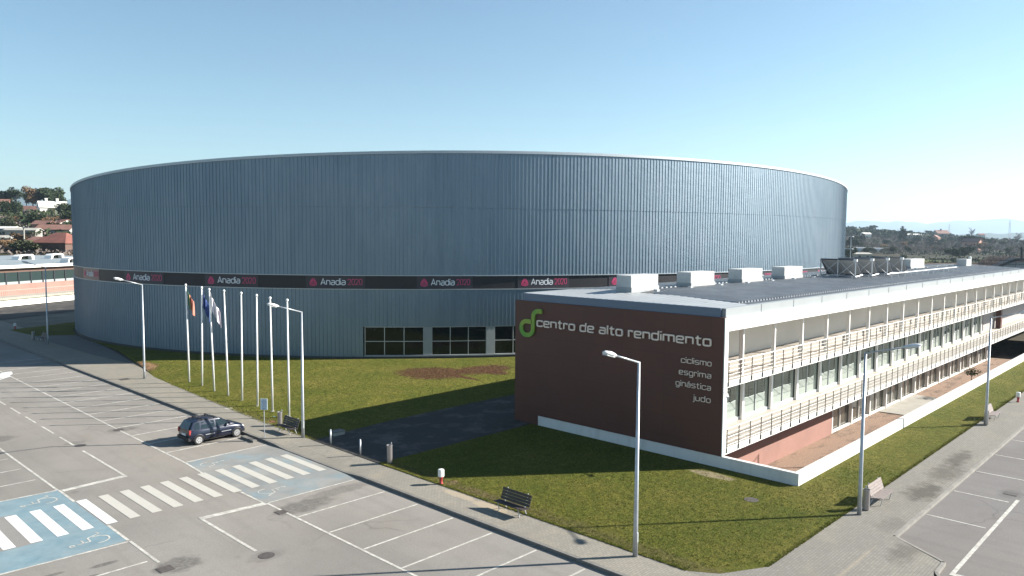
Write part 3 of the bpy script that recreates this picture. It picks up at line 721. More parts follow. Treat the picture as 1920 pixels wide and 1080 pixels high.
# basement
mb = MB(); mb.box(BX0 + .6, 60.6, 22.62, 22.9, -2.5, .695); bpart(mb, 'basement_wall', M_PINK)
mb = MB(); mb.box(61, 113, 22.9, 23.0, -2.45, .695); bw = bpart(mb, 'basement_window', M_GLASSC)
mb = MB(); x = 60.65; k = 0
while x < 113:
    w_ = .09 if k % 2 == 0 else .035; mb.box(x - w_, x + w_, 22.6, 22.85, -2.45, .69) if k % 2 == 0 else mb.box(x - w_, x + w_, 22.8, 22.88, -2.45, -.4); x += 2.13; k += 1
mb.box(60.75, 113, 22.66, 22.84, -2.45, -2.3); bpart(mb, 'basement_frame', M_WHITE)
mb = MB(); mb.box(113, 113.3, 22.6, 36, -2.5, .695); mb.box(BX0 + .6, 126, 36, 36.2, -2.5, .695); bpart(mb, 'basement_rear_wall', M_BRICKD)
# roof
mb = MB(); mb.box(BX0 + .3, BX1, BY0 + .12, BY0 + .5, 8.5, 9.02); mb.box(RX1, RX1 + .3, BY0 + .501, BY1 - 3, 8.5, 9.0); bpart(mb, 'parapet', M_PARA)
mb = MB()
for x in [43.4 + 4.6 * i for i in range(18)]: mb.box(x, x + .03, BY0 + .095, BY0 + .118, 8.55, 9.03)
bpart(mb, 'parapet_joint', M_STEEL)
mb = MB(); mb.box(BX0 + .12, BX0 + .298, BY0 + .35, 35.9, 8.524, 9.03); mb.box(BX0 + .3, BX0 + .5, BY0 + .502, 35.9, 8.524, 9.0); bpart(mb, 'gable_parapet', M_PARAB)
def zr(x, y):     # gentle hipped roof
    ridge_y = 29.0; s_ = min((y - BY0 - .4) / (ridge_y - BY0), (BY1 - y) / (BY1 - ridge_y)); e = min(1, (x - BX0) / 7.0)
    return 8.92 + .42 * max(0, min(1, min(s_, e * 1.0 + 0)))
mb = MB(); n_ = 0
# south slope: raised corrugated sheets starting on a diagonal
def ribs(y0, y1, x0, x1, pit, hh, dark):
    mb = MB(); x = x0
    while x < x1:
        ya = y0
        if x < x0 + 6: pass
        a, b = (x, ya), (x, y1)
        za, zb = zr(x, ya) + hh, zr(x, y1) + hh
        mb.add([(x, ya, za - hh), (x + pit * .12, ya, za), (x + pit * .4, ya, za), (x + pit * .52, ya, za - hh), (x, y1, zb - hh), (x + pit * .12, y1, zb), (x + pit * .4, y1, zb), (x + pit * .52, y1, zb - hh)],
               [(0, 4, 5, 1), (1, 5, 6, 2), (2, 6, 7, 3), (0, 1, 2, 3)])
        x += pit
    return mb
mb = MB(); nx = 60
xs = [BX0 + .5, 41, 43, 45.75] + [50 + 9.5 * i for i in range(8)] + [RX1]; yy = [BY0 + .5, 22.5, 25, 27, 29.0, 31, 33, 35, BY1]
for x in xs:
    for y in yy: mb.v.append((x, y, zr(x, y)))
for i in range(len(xs) - 1):
    for j in range(len(yy) - 1): mb.f.append((i * 9 + j, (i + 1) * 9 + j, (i + 1) * 9 + j + 1, i * 9 + j + 1)); mb.m.append(0)
bpart(mb, 'roof', M_ROOF)
bpart(ribs(22.0, 28.2, 43.2, 125.5, .42, .1, True), 'corrugated_sheet', mat('corrugated_roof_sheet', (.26, .27, .28), .5, metal=.1, noise=(.6, .2)))
bpart(ribs(30.2, 36.2, 45.0, 125.5, .6, .09, True), 'corrugated_sheet', M_ROOFL)
mb = MB(); y = 21.3
while y < 36:
    x1_ = 43.0 if y < 29 else 44.6
    mb.add([(39.3, y, zr(39.3, y) + .005), (39.3, y + .2, zr(39.3, y) + .06), (39.3, y + .5, zr(39.3, y) + .06), (x1_, y, zr(x1_, y) + .005), (x1_, y + .2, zr(x1_, y) + .06), (x1_, y + .5, zr(x1_, y) + .06)], [(0, 3, 4, 1), (1, 4, 5, 2)])
    y += .5
bpart(mb, 'hip_sheet', M_ROOFL)
mb = MB()
for i in range(18): mb.box(44 + 4.4 * i, 44.35 + 4.4 * i, 28.35, 28.6, zr(60, 28.4), zr(60, 28.4) + .16)
bpart(mb, 'roof_vent_row', M_TRIM)
# gable lettering: u runs to the right in the picture (towards -Y), v is up
GT = glyphs(1.08, .26, .2)
gput = lambda u, v, d: (BX0 + .02 - d, 36.0 - u, v)
mb = MB(); T = 'centro de alto rendimento'; sc = 13.1 / text_w(T, GT, .42); XH = .37
mb2 = MB(); write(mb2, T, GT, .42, XH, 36.0 - 34.42, 6.87, .085, gput, .03, .12, sc / XH)
bpart(mb2, 'lettering', M_LETTER, label='large steel words centro de alto rendimento')
G2 = glyphs(1.05, .28, .16)
for s_, yl, zb in (('ciclismo', 23.2, 5.72), ('esgrima', 23.32, 5.02), ('ginástica', 23.52, 4.33), ('judo', 22.33, 3.62)):
    mb = MB(); xh = .225; w_ = text_w(s_, G2, .42) * xh; write(mb, s_, G2, .42, xh, 36.0 - yl, zb, .035, gput, .025, .07, (yl - 21.27) / w_)
    bpart(mb, 'lettering', M_LETTER, label='small steel word ' + s_)
mb = MB()
rib(mb, rp([(1.98, 1.42), (1.5, 1.42), (1.22, 1.22), (1.18, .8), (1.18, -.02), (.9, -.28), (.35, -.28), (.1, 0), (.1, .42), (.4, .66), (1.1, .66)], .3), .3, False, lambda u, v, d: gput(u + .02, v + 6.36 + .1, d), .03, .14)
bpart(mb, 'emblem', M_GREEN, label='green curled letter emblem')
# security camera at the facade corner
scm = empty('security_camera', (BX0 - .05, BY0 - .05, 4.35), 'small grey camera on the white corner below the upper balcony', 'camera')
mb = MB(); mb.bar((0, 0, 0), (-.05, -.3, -.08), .05); mb.build('bracket', M_WHITE, scm)
mb = MB(); mb.bar((-.0, -.2, -.1), (-.35, -.45, -.2), .13); mb.build('camera_body', M_LAMPH, scm)

# sunken court
mb = MB(); mb.rect(39.05, 150, 16.4, 36, -2.5); tag(mb.build('gravel_court', M_GRAVEL), kind='structure')
mb = MB(); mb.quad((71.5, 22.6, -2.44), (71.8, 16.4, -2.44), (81.0, 16.4, -2.44), (82, 22.6, -2.44)); tag(mb.build('court_slab', M_CONC), kind='structure')
wl_ = empty('retaining_wall', (38.9, 16.2, 0), 'low white wall around the sunken gravel court of the long building', 'wall')
mb = MB(); P0 = (38.79, 16.09)
mb.box(P0[0], P0[0] + .3, P0[1] + .3, 34.36, -.3, .65); o = mb.build('gable_run', M_WALLW, wl_); o.location = (-38.9, -16.2, 0)
xs = [P0[0], 52.2, 66.5, 80.8, 95.1, 109.4, 150]
for a, b in zip(xs, xs[1:]):
    mb = MB(); mb.box(a + (.012 if a > 40 else 0), b - .012, P0[1], P0[1] + .298, -2.6, .652); o = mb.build('wall_section', M_WALLW, wl_); o.location = (-38.9, -16.2, 0)

# rooftop boxes
def duct(loc, w, d, h, label, group='white duct boxes on the roof'):
    e = empty('duct_box', loc, label, 'duct box', group)
    mb = MB(); mb.box(0, w, 0, d, .45, h); mb.box(w / 2 - .01, w / 2 + .01, -.012, -.001, .5, h - .02)
    for k in range(12): mb.box(.02, w - .02, -.014, -.003, .5 + (h - .55) * k / 12, .5 + (h - .55) * k / 12 + .015)
    mb.build('casing', M_LOUV, e)
    mb = MB(); mb.box(-.02, w + .06, -.06, d + .03, .0, .448); mb.build('base', mat_base, e)
mat_base = mat('duct_base', (.36, .36, .35), .6)
for (x, y, w, hh, lb) in ((42.9, 29.7, 3.3, 1.3, 'large white louvred duct box nearest the gable end of the roof'), (50.5, 29.6, 3.5, 1.3, 'bright white duct box second from the roof gable end'), (58.4, 29.5, 3.7, 1.32, 'white duct box third from the roof gable end'), (66.5, 29.5, 3.9, 1.3, 'white duct box next before the solar racks'), (101.8, 29.2, 5.6, 1.4, 'white duct box beyond the solar racks')):
    duct((x, y, 9.12), w, 1.2, hh - .06, lb)
# solar collector racks
def rack(x, y, z, label):
    e = empty('solar_rack', (x, y, z), label, 'solar rack', 'tilted solar racks on the roof')
    L = 3.2      # runs along +Y/-X; tilts up to the north
    mb = MB(); A = [Vector((0, 0, .35)), Vector((0, L, .35)), Vector((-1.9, L, 1.8)), Vector((-1.9, 0, 1.8))]
    n = (A[1] - A[0]).cross(A[3] - A[0]).normalized() * .09
    mb.add([*A, *[a + n for a in A]], [(0, 1, 2, 3), (7, 6, 5, 4), (0, 4, 5, 1), (1, 5, 6, 2), (2, 6, 7, 3), (3, 7, 4, 0)]); mb.build('panel', M_PANEL, e)
    mb = MB(); m2 = [a - n * .1 for a in A]
    for a, b in zip(A, A[1:] + A[:1]): mb.bar(a, b, .1)
    mb.build('panel_frame', M_PANELF, e)
    mb = MB()
    for yy_ in (0, 1.6, 3.2):
        mb.tube([(-1.9, yy_, 0.2), (-1.9, yy_, 1.8)], .06, 6); mb.tube([(0, yy_, .35), (-1.9, yy_, .22)], .07, 6); mb.tube([(-1.9, yy_, 1.75), (-.2, yy_, .3)], .04, 6)
    for a, b in ((0, 1.6), (1.6, 3.2)): mb.tube([(-1.9, a, .25), (-1.9, b, 1.75)], .02, 5); mb.tube([(-1.9, a, 1.65), (-1.9, b, .25)], .03, 5)
    for yy_ in (.2, 3.0):
        for xx in (-2.1, -.2): mb.tube([(xx, yy_, -.1), (xx, yy_, .35)], .04, 5)
    mb.build('support_frame', M_STEEL, e)
    mb = MB(); mb.tube([(-1.9, -.15, 1.75), (-1.9, .15, 1.75)], .13, 10); mb.build('pivot_cap', M_WPL, e)
    return e
for i, (px, lb) in enumerate(((1600, 'tilted solar rack nearest the duct boxes'), (1630, 'second tilted solar rack from the duct boxes'), (1658, 'third tilted solar rack from the duct boxes'), (1684, 'tilted solar rack farthest along the roof'))):
    p = onz(px + 17, 517.5 - 2.3 * i, 9.45); rack(p.x, p.y, 9.2, lb)
rr_ = empty('roof_pipe', (79, 24.3, 9.1), 'pale horizontal pipe on short legs in front of the solar racks', 'pipe')
mb = MB(); mb.tube([(0, 0, .5), (25, .4, .5)], .07, 8); mb.build('pipe_run', M_TRIM, rr_)
mb = MB()
for i in range(13): mb.tube([(.3 + 2 * i, .1, 0), (.3 + 2 * i, .1, .5)], .035, 5)
mb.build('leg_row', M_STEEL, rr_)
ru = empty('rooftop_fan', (119.5, 27.5, 8.95), 'dark rooftop fan with a white cowl near the far roof end', 'fan')
mb = MB(); mb.box(-1.2, 1.2, -.6, .6, 0, 1.3); mb.build('fan_casing', M_PANEL, ru)
mb = MB(); mb.tube([(1.5, -.4, 0), (1.5, -.4, 1.5), (1.3, -.4, 1.6)], [.2, .2, .1], 8); mb.build('cowl', M_WPL, ru)
fr = empty('roof_guard_rail', (125.7, 21, 8.95), 'dark guard rail along the far edge of the roof', 'guard rail')
mb = MB()
for z in (.55, 1.1): mb.tube([(0, 0, z), (0, 7.5, z)], .04, 6)
for i in range(6): mb.tube([(0, 1.5 * i, 0), (0, 1.5 * i, 1.1)], .04, 6)
mb.build('rail_frame', M_BLACK, fr)
# annex beyond the roof end with dark sloped roof
an = empty('annex', (176, 34, 0), 'pale block with a dark sloping roof beyond the far roof end', 'building')
pa = [at(1868, 508, 180), at(1900, 490, 180), at(1980, 490, 180), at(1980, 560, 180), at(1868, 560, 180)]
def annex_poly(name, pts, m, th):
    mb = MB(); n = len(pts); v = Vector((.72, .69, 0)) * th
    mb.add([*pts, *[p + v for p in pts]], [tuple(range(n)), tuple(reversed(range(n, 2 * n)))] + [(i, i + n, (i + 1) % n + n, (i + 1) % n) for i in range(n)])
    o = mb.build(name, m, an); o.location = (-176, -34, 0)
annex_poly('wall', [at(1852, 509, 180), at(1902, 491, 180), at(1990, 491, 180), at(1990, 545, 180), at(1852, 545, 180)], mat('annex_wall', (.26, .29, .31), .8), 1.0)
annex_poly('roof', [at(1848, 508, 179), at(1898, 487, 179), at(1905, 484, 179), at(1990, 484, 179), at(1990, 489, 179), at(1906, 489, 179), at(1850, 511, 179)], mat('annex_roof_sheet', (.025, .032, .036), .7), 2.5)
annex_poly('post', [at(1915, 463, 178), at(1917, 463, 178), at(1917, 487, 178), at(1915, 487, 178)], M_BLACK, .3)

# ---------------------------------------------------------------- street furniture
def lamp_proto(h=7.9, arm=1.6, rise=.42):
    e = empty('street_lamp', (0, 0, 0), 'x', 'street lamp', 'tall street lamps')
    mb = MB(); mb.tube([(0, 0, -.02), (0, 0, 1.2), (0, 0, h)], [.105, .095, .055], 12); mb.build('pole', M_STEEL, e, smooth=True)
    mb = MB(); mb.tube([(0, 0, h - .03), (-arm, 0, h + rise)], .04, 8); mb.build('arm', M_STEEL, e, smooth=True)
    mb = MB(); st = [(0, .08, .06), (.12, .13, .09), (.35, .17, .12), (.62, .16, .1), (.78, .07, .05)]
    n = 10; d = Vector((-arm, 0, rise)).normalized(); up = Vector((rise, 0, arm)).normalized(); b0 = Vector((-arm, 0, h + rise))
    for (u, wy, wz) in st:
        for k in range(n):
            t = 2 * math.pi * k / n; zz = math.sin(t) * wz; zz = max(zz, -wz * .45); mb.v.append(tuple(b0 + d * u + Vector((0, 1, 0)) * (math.cos(t) * wy) + up * zz))
    for i in range(len(st) - 1):
        for k in range(n): mb.f.append((i * n + k, i * n + (k + 1) % n, (i + 1) * n + (k + 1) % n, (i + 1) * n + k)); mb.m.append(0)
    mb.f.append(tuple(reversed(range(n)))); mb.m.append(0); mb.f.append(tuple((len(st) - 1) * n + k for k in range(n))); mb.m.append(0)
    mb.build('lamp_head', M_LAMPH, e, smooth=True)
    mb = MB(); mb.obox(b0 + d * .42 - up * .06, d, Vector((0, 1, 0)), up, .26, .12, .03); mb.build('lens', M_LENS, e)
    mb = MB(); mb.box(-.05, .05, -.112, -.09, .6, 1.0); mb.build('service_hatch', M_TRIM, e)
    return e
LP = lamp_proto()
LAMPS = [((25.45, 17.18), 0, 8.0, 'street lamp at the pavement edge in front of the brown gable'),
         ((25.68, 42.86), 0, 8.1, 'street lamp beside the rightmost flagpole'),
         ((26.27, 70.32), 0, 8.45, 'street lamp left of the flagpoles at the lawn corner'),
         ((26.54, 99.6), 0, 9.0, 'street lamp in the arena shade far left'),
         ((36.8, 12.32), math.pi / 2, 7.7, 'street lamp beside the weathered bench and bin'),
         ((60.94, 12.2), math.pi / 2, 7.6, 'street lamp near the far bench on the side pavement'),
         ((9.0, 33.1), 0, 7.5, 'street lamp whose head enters the left edge of the picture')]
for i, ((x, y), rz, hh, lb) in enumerate(LAMPS):
    if i == 0: o = LP; o.location = (x, y, 0); o['label'] = lb
    else: o = copy_tree(LP, (x, y, 0), rz, lb)
    o.scale = (1, 1, hh / 7.9)
LAMPS_L = [o for o in bpy.data.objects if o.get('label', '').endswith('left edge of the picture')][0]
# the left-edge lamp stands outside the frame, arm reaching in
hp = at(4, 702, 28); LAMPS_L.location = (hp.x - 2.05, hp.y, -.15); LAMPS_L.rotation_euler = (0, 0, math.pi); LAMPS_L.scale = (1, 1, (hp.z + .15) / 8.5)

# flagpoles
fpr = empty('flagpole', (0, 0, 0), 'x', 'flagpole', 'white flagpoles on the lawn')
mb = MB(); mb.tube([(0, 0, 0), (0, 0, 8.4)], [.075, .045], 12); mb.build('pole', M_FLAGP, fpr, smooth=True)
mb = MB()
for (z, r) in (): pass
mb.tube([(0, 0, 8.38), (0, 0, 8.42), (0, 0, 8.5), (0, 0, 8.58), (0, 0, 8.6)], [.04, .09, .1, .07, .01], 10); mb.build('finial', M_FLAGP, fpr, smooth=True)
mb = MB(); mb.box(-.14, .14, -.14, .14, -.05, .05); mb.build('footing', M_CONC, fpr)
mb = MB(); mb.tube([(.09, 0, 1.1), (.075, 0, 8.3)], .008, 4); mb.build('halyard', M_WPL, fpr)
FP = [(28.26, 65.63, -.14, 8.66, 'white flagpole flying the green and red flag'), (28.32, 63.26, .13, 8.55, 'white flagpole flying the blue flag'), (28.06, 60.42, -.27, 8.57, 'white flagpole flying the pale pink and white flag'),
      (28.09, 58.05, -.19, 8.57, 'bare flagpole next to the pale flag'), (28.03, 55.61, .06, 8.54, 'bare flagpole second right of the pale flag'), (27.97, 53.06, .05, 8.52, 'bare flagpole rising behind the small blue sign'),
      (27.89, 50.69, -.07, 8.47, 'bare flagpole second from the right end of the row'), (27.81, 48.23, -.04, 8.47, 'rightmost bare flagpole of the row')]
FPO = []
for i, (x, y, tl, h_, lb) in enumerate(FP):
    if i == 0: o = fpr; o.location = (x, y, 0); o['label'] = lb
    else: o = copy_tree(fpr, (x, y, 0), 0, lb)
    ax = Vector((.69, -.724, 0)) * tl + Vector((0, 0, h_)); o.rotation_mode = 'QUATERNION'; o.rotation_quaternion = Vector((0, 0, 1)).rotation_difference(ax); o.scale = (1, 1, h_ / 8.6); FPO.append((o, ax, h_))
def flag_mat(name, stops):
    m = mat(name, (1, 1, 1), .75); g = NG(m)
    uvn = g.n.new('ShaderNodeUVMap'); sep = g.n.new('ShaderNodeSeparateXYZ'); g.l.new(uvn.outputs[0], sep.inputs[0])
    r = g.n.new('ShaderNodeValToRGB'); r.color_ramp.interpolation = 'CONSTANT'; e = r.color_ramp.elements
    while len(e) < len(stops): e.new(.5)
    for i, (p, c) in enumerate(stops): e[i].position = p; e[i].color = (*c, 1)
    g.l.new(sep.outputs[0], r.inputs[0]); g.color(r.outputs[0]); return m
def flag(i, m, label, L, wtop, seed):
    """hanging flag: bunched cloth falling beside the pole"""
    o_, ax, h_ = FPO[i]; x, y = FP[i][0], FP[i][1]; topz = h_ - .35; rnd = random.Random(seed)
    right = Vector((.69, -.724, 0)); fwd = Vector((.72, .69, 0)); mb = MB(); nu, nv = 22, 18; uvs = []
    for j in range(nv + 1):
        v = j / nv
        for i_ in range(nu + 1):
            u = i_ / nu
            # fly end drops: hoist height 1.3 m, cloth length L falls
            hx = .10 + (u ** .8) * wtop * (.35 + .65 * math.sin(min(1, u * .9 + v * .35) * 1.5))
            dz = v * 1.35 + (u ** .85) * (L - 1.35)
            fold = math.sin(u * 13 + seed) * .13 * (u ** .5) * (.5 + .5 * v) + math.sin(u * 25 + v * 3) * .04
            p = Vector((x, y, 0)) + ax * ((topz - dz) / h_) + right * hx + fwd * fold
            mb.v.append(tuple(p)); uvs.append((u, v))
    for j in range(nv):
        for i_ in range(nu): a = j * (nu + 1) + i_; mb.f.append((a, a + 1, a + nu + 2, a + nu + 1)); mb.m.append(0)
    o = mb.build('flag', m, smooth=True)
    uvl = o.data.uv_layers.new(name='UVMap')
    for lp in o.data.loops: uvl.data[lp.index].uv = uvs[lp.vertex_index]
    sm = o.modifiers.new('thick', 'SOLIDIFY'); sm.thickness = .008
    tag(o, label, 'flag')
flag(0, flag_mat('flag_green_red', [(0, (.05, .14, .08)), (.38, (.42, .3, .12)), (.46, (.34, .09, .06)), (.8, (.42, .17, .12))]), 'green and red flag with a yellow middle hanging limp on the leftmost pole', 2.55, .55, 1)
flag(1, flag_mat('flag_blue', [(0, (.03, .06, .2)), (.6, (.07, .12, .3))]), 'dark blue flag hanging limp beside the pale flag', 2.75, .62, 5)
flag(2, flag_mat('flag_pale', [(0, (.72, .66, .7)), (.3, (.2, .15, .18)), (.36, (.78, .72, .74)), (.75, (.74, .6, .66))]), 'pale pink and white flag hanging limp on the third pole', 2.95, .72, 9)

# loose grass blades over the near lawn and ragged along its borders
def blades():
    rnd = random.Random(21); mb = MB()
    def tuft(x, y, h, k=3):
        for _ in range(k):
            a = rnd.uniform(0, 6.28); w = .012; dx, dy = math.cos(a) * w, math.sin(a) * w; lx, ly = rnd.gauss(0, h * .5), rnd.gauss(0, h * .5)
            mb.add([(x - dx, y - dy, 0), (x + dx, y + dy, 0), (x + lx, y + ly, h)], [(0, 1, 2)])
    for _ in range(21000):
        x = 25.9 + 20 * rnd.random() ** 1.3; y = 13.2 + 21.5 * rnd.random()
        if x > 38.3 and y > 15.8: continue
        if x < 28.3 and y < 14.9 - (x - 25.7) * .8 + .3: continue
        tuft(x, y, rnd.uniform(.03, .09))
    for _ in range(6000):
        y = rnd.uniform(15, 34.8); tuft(25.76 + abs(rnd.gauss(0, .09)) - .07, y, rnd.uniform(.03, .08))
        x = rnd.uniform(28.3, 80); tuft(x, 12.86 - .26 * (x - 28.3) / 161 + abs(rnd.gauss(0, .1)) - .06, rnd.uniform(.03, .09))
    for _ in range(9000):
        y = rnd.uniform(42.3, 66); x = lawnx(y) + 9 * rnd.random() ** 1.6; tuft(x, y, rnd.uniform(.05, .12))
    return mb
M_BLADE = mat('grass_blades', (.1, .12, .02), .8, spec=.2); g = NG(M_BLADE)
g.color(g.ramp(g.noise(3, 4, rough=.8), (.35, (.075, .1, .012)), (.5, (.16, .165, .026)), (.65, (.27, .23, .07))))
tag(blades().build('grass', M_BLADE), 'short tufted blades over the near lawns and their borders', 'grass', kind='stuff')
# bollards, hydrants, bins, benches, sign
def post(x, y, lb):
    e = empty('bollard', (x, y, 0), lb, 'bollard', 'slim bollards across the path mouth')
    mb = MB(); mb.tube([(0, 0, 0), (0, 0, .92)], .05, 10); mb.build('stem', M_STEEL, e, smooth=True)
    mb = MB(); mb.tube([(0, 0, .92), (0, 0, .95), (0, 0, .97)], [.055, .05, .01], 10); mb.build('cap', M_TRIM, e, smooth=True)
post(25.97, 40.14, 'slim steel bollard at the left side of the path mouth'); post(25.92, 36.94, 'slim steel bollard in the middle of the path mouth')
def bin_(x, y, lb, h=.95, side=False):
    e = empty('litter_bin', (x, y, 0), lb, 'litter bin', 'tall cylindrical litter bins')
    mb = MB(); mb.tube([(0, 0, .04), (0, 0, h)], .155, 18, caps=False); mb.tube([(0, 0, .04), (0, 0, h - .06)], .14, 18); mb.build('drum', M_BIN, e, smooth=False)
    mb = MB(); mb.tube([(0, 0, h), (0, 0, h + .02)], .17, 18, caps=False); mb.build('rim', M_TRIM, e)
    mb = MB(); mb.tube([(.2, .1, 0), (.2, .1, h + .12)], .03, 8); mb.bar((.2, .1, h * .5), (.1, .05, h * .5), .03); mb.build('mounting_post', M_STEEL, e)
bin_(26.17, 34.44, 'steel litter bin standing right of the slim bollards', 1.05); bin_(26.15, 46.56, 'steel litter bin left of the dark bench by the flagpoles'); bin_(37.67, 12.31, 'steel litter bin between the lamp and the weathered bench', 1.0)
bin_(61.3, 12.25, 'steel litter bin behind the far lamp on the side pavement'); bin_(26.48, 105.3, 'steel litter bin in the arena shade far left')
def hydrant(x, y, lb):
    e = empty('fire_hydrant', (x, y, 0), lb, 'fire hydrant', 'red and white fire hydrants')
    mb = MB(); mb.tube([(0, 0, 0), (0, 0, .06), (0, 0, .1), (0, 0, .32), (0, 0, .42)], [.11, .11, .075, .08, .15], 14); mb.build('red_base', M_RED, e, smooth=True)
    mb = MB(); mb.tube([(0, 0, .4), (0, 0, .43), (0, 0, .76), (0, 0, .8), (0, 0, .82)], [.13, .165, .165, .14, .03], 8); mb.build('white_cover', M_WPL, e, smooth=False)
hydrant(25.82, 29.6, 'white topped red hydrant at the corner of the lawn shadow'); hydrant(71.7, 12.2, 'white topped red hydrant far along the side pavement'); hydrant(27.74, 118.5, 'pale hydrant in deep shade at the far left')
def bench_proto(m_, nm):
    e = empty('bench', (0, 0, 0), nm, 'bench', 'slatted benches along the pavements')
    # seat faces -X, back at +X; length along Y
    L = 1.85; mb = MB()
    for k in range(4): x = -.28 + .14 * k; z = .42 + (-.02) * k; mb.box(x - .06, x + .06, -L / 2, L / 2, z, z + .035)
    mb.build('seat', m_, e)
    mb = MB(); d = Vector((.32, 0, .95)).normalized(); nn = Vector((.95, 0, -.32)).normalized()
    for k in range(4): mb.obox(Vector((.2, 0, .5)) + d * (.14 * k), Vector((0, 1, 0)), d, nn, L / 2, .062, .016)
    mb.build('backrest', m_, e)
    for s in (-1, 1):
        mb = MB(); y = s * (L / 2 - .28)
        mb.bar((-.32, y, .41), (.18, y, .37), .04); mb.bar((-.3, y, .41), (-.2, y, 0), .04); mb.bar((.12, y, .38), (.28, y, 0), .04); mb.bar((.16, y, .36), (.4, y, 1.0), .035)
        mb.build('leg', M_TRIM, e)
    return e
b1 = bench_proto(M_WOOD, 'dark slatted bench on the pavement right of the hydrant'); b1.location = (25.45, 24.1, 0); b1.rotation_euler = (0, 0, 0)
copy_tree(b1, (25.6, 44.6, 0), 0, 'dark slatted bench between the bin and the lamp by the flagpoles')
b2 = bench_proto(M_WOODG, 'weathered slatted bench beside the bin on the side pavement'); b2.location = (39.4, 12.2, 0); b2.rotation_euler = (0, 0, R_(90))
copy_tree(b2, (63.6, 12.3, 0), R_(90), 'weathered slatted bench far along the side pavement'); copy_tree(b1, (26.9, 103.4, 0), 0, 'dark bench in the arena shade far left')
sg = empty('information_sign', (23.95, 44.6, 0), 'small pale blue sign on a thin post beside the parked car', 'sign')
mb = MB(); mb.tube([(0, 0, 0), (0, 0, 2.5)], .03, 8); mb.build('post', M_STEEL, sg)
dv = Vector((.6, -.8, 0)); nv_ = Vector((-.8, -.6, 0)); mb = MB(); mb.obox((0, 0, 2.15), dv, Vector((0, 0, 1)), nv_, .23, .36, .015); pn = mb.build('panel', M_SIGN, sg); 
mb = MB()
for k in range(7): mb.obox(Vector((0, 0, 2.4 - .075 * k)) + nv_ * .018, dv, Vector((0, 0, 1)), nv_, .17 if k % 3 else .12, .014, .002)
mb.obox(Vector((0, 0, 1.86)) + nv_ * .018, dv, Vector((0, 0, 1)), nv_, .1, .03, .002)
mb.build('print', M_SIGNB, pn)
# wheel stop rubble by the kerb
ks = empty('broken_kerb_stones', (23.2, 45.6, -.15), 'row of loose grey kerb stones on the asphalt before the car', 'kerb stones')
mb = MB()
for k in range(4): mb.box(-.15, .12 + .03 * (k % 2), -.62 + .42 * k - .6, -.25 + .42 * k - .6, 0.0, .14); 
mb.build('stones', M_KERB, ks)
ub = empty('utility_box', (27.6, 41.9, 0), 'low grey utility cover box at the shaded lawn corner', 'utility box')
mb = MB(); mb.box(-.4, .4, -.3, .3, 0, .22); mb.build('box', M_CONC, ub); mb = MB(); mb.box(-.44, .44, -.34, .34, .222, .26); mb.build('lid', M_KERB, ub)
# covers and grates
def cover(x, y, z, r, lb, sq=False, m=None, cat='manhole cover'):
    mb = MB()
    if sq: mb.prism([(x - r, y - r), (x + r, y - r), (x + r, y + r), (x - r, y + r)], z, z + .012); 
    else: mb.prism([(x + r * math.cos(a), y + r * math.sin(a)) for a in [2 * math.pi * k / 20 for k in range(20)]], z, z + .012)
    if sq:
        for k in range(5): mb.box(x - r * .8, x + r * .8, y - r * .8 + r * .4 * k, y - r * .8 + r * .4 * k + r * .15, z + .012, z + .02)
    o = mb.build('drain_grate' if sq else 'manhole_cover', m or M_IRON); tag(o, lb, cat if not sq else 'drain grate')
cover(15.16, 28.2, -.15, .33, 'round manhole cover on the asphalt near the bottom edge'); cover(11.75, 29.85, -.146, .28, 'square drain grate at the end of the white line near the bottom left', True)
cover(15.25, 51.3, -.15, .33, 'round manhole cover beside the dashed line'); cover(18.3, 53.65, -.15, .33, 'round manhole cover at the end of the bay line left of the car')
cover(18.1, 32.2, -.146, .25, 'square drain grate where the bay lines start near the blue bay', True); cover(45.9, 7.9, -.146, .3, 'square drain grate in the side car park', True)
cover(35.1, 16.9, .004, .35, 'round manhole cover in the lawn right of the tall lamp'); cover(26.1, 53.9, .0, .3, 'pale framed manhole cover on the pavement above the car', m=M_CONC)
cover(26.3, 48.0, .0, .3, 'rusty red grate on the pavement left of the bin', True, mat('rusty_grate', (.14, .05, .035), .8)); cover(27.4, 49.2, .01, .28, 'pale blue plastic cover in the lawn by the flagpoles', m=M_SIGNB); cover(24.9, 71.2, .0, .38, 'dark square grate on the pavement near the arena shadow', True)

# ---------------------------------------------------------------- parked car (hatchback facing +X)
car = empty('parked_car', (21.72, 47.2, -.15), 'dark blue hatchback with roof rails parked nose to the kerb', 'car', rz=R_(2))
def loft(mb, st):
    n = len(st[0]); b = len(mb.v)
    for s in st: mb.v += [tuple(p) for p in s]
    for i in range(len(st) - 1):
        for k in range(n): mb.f.append((b + i * n + k, b + i * n + (k + 1) % n, b + (i + 1) * n + (k + 1) % n, b + (i + 1) * n + k)); mb.m.append(0)
    mb.f.append(tuple(b + k for k in reversed(range(n)))); mb.m.append(0); mb.f.append(tuple(b + (len(st) - 1) * n + k for k in range(n))); mb.m.append(0)
CW = .84
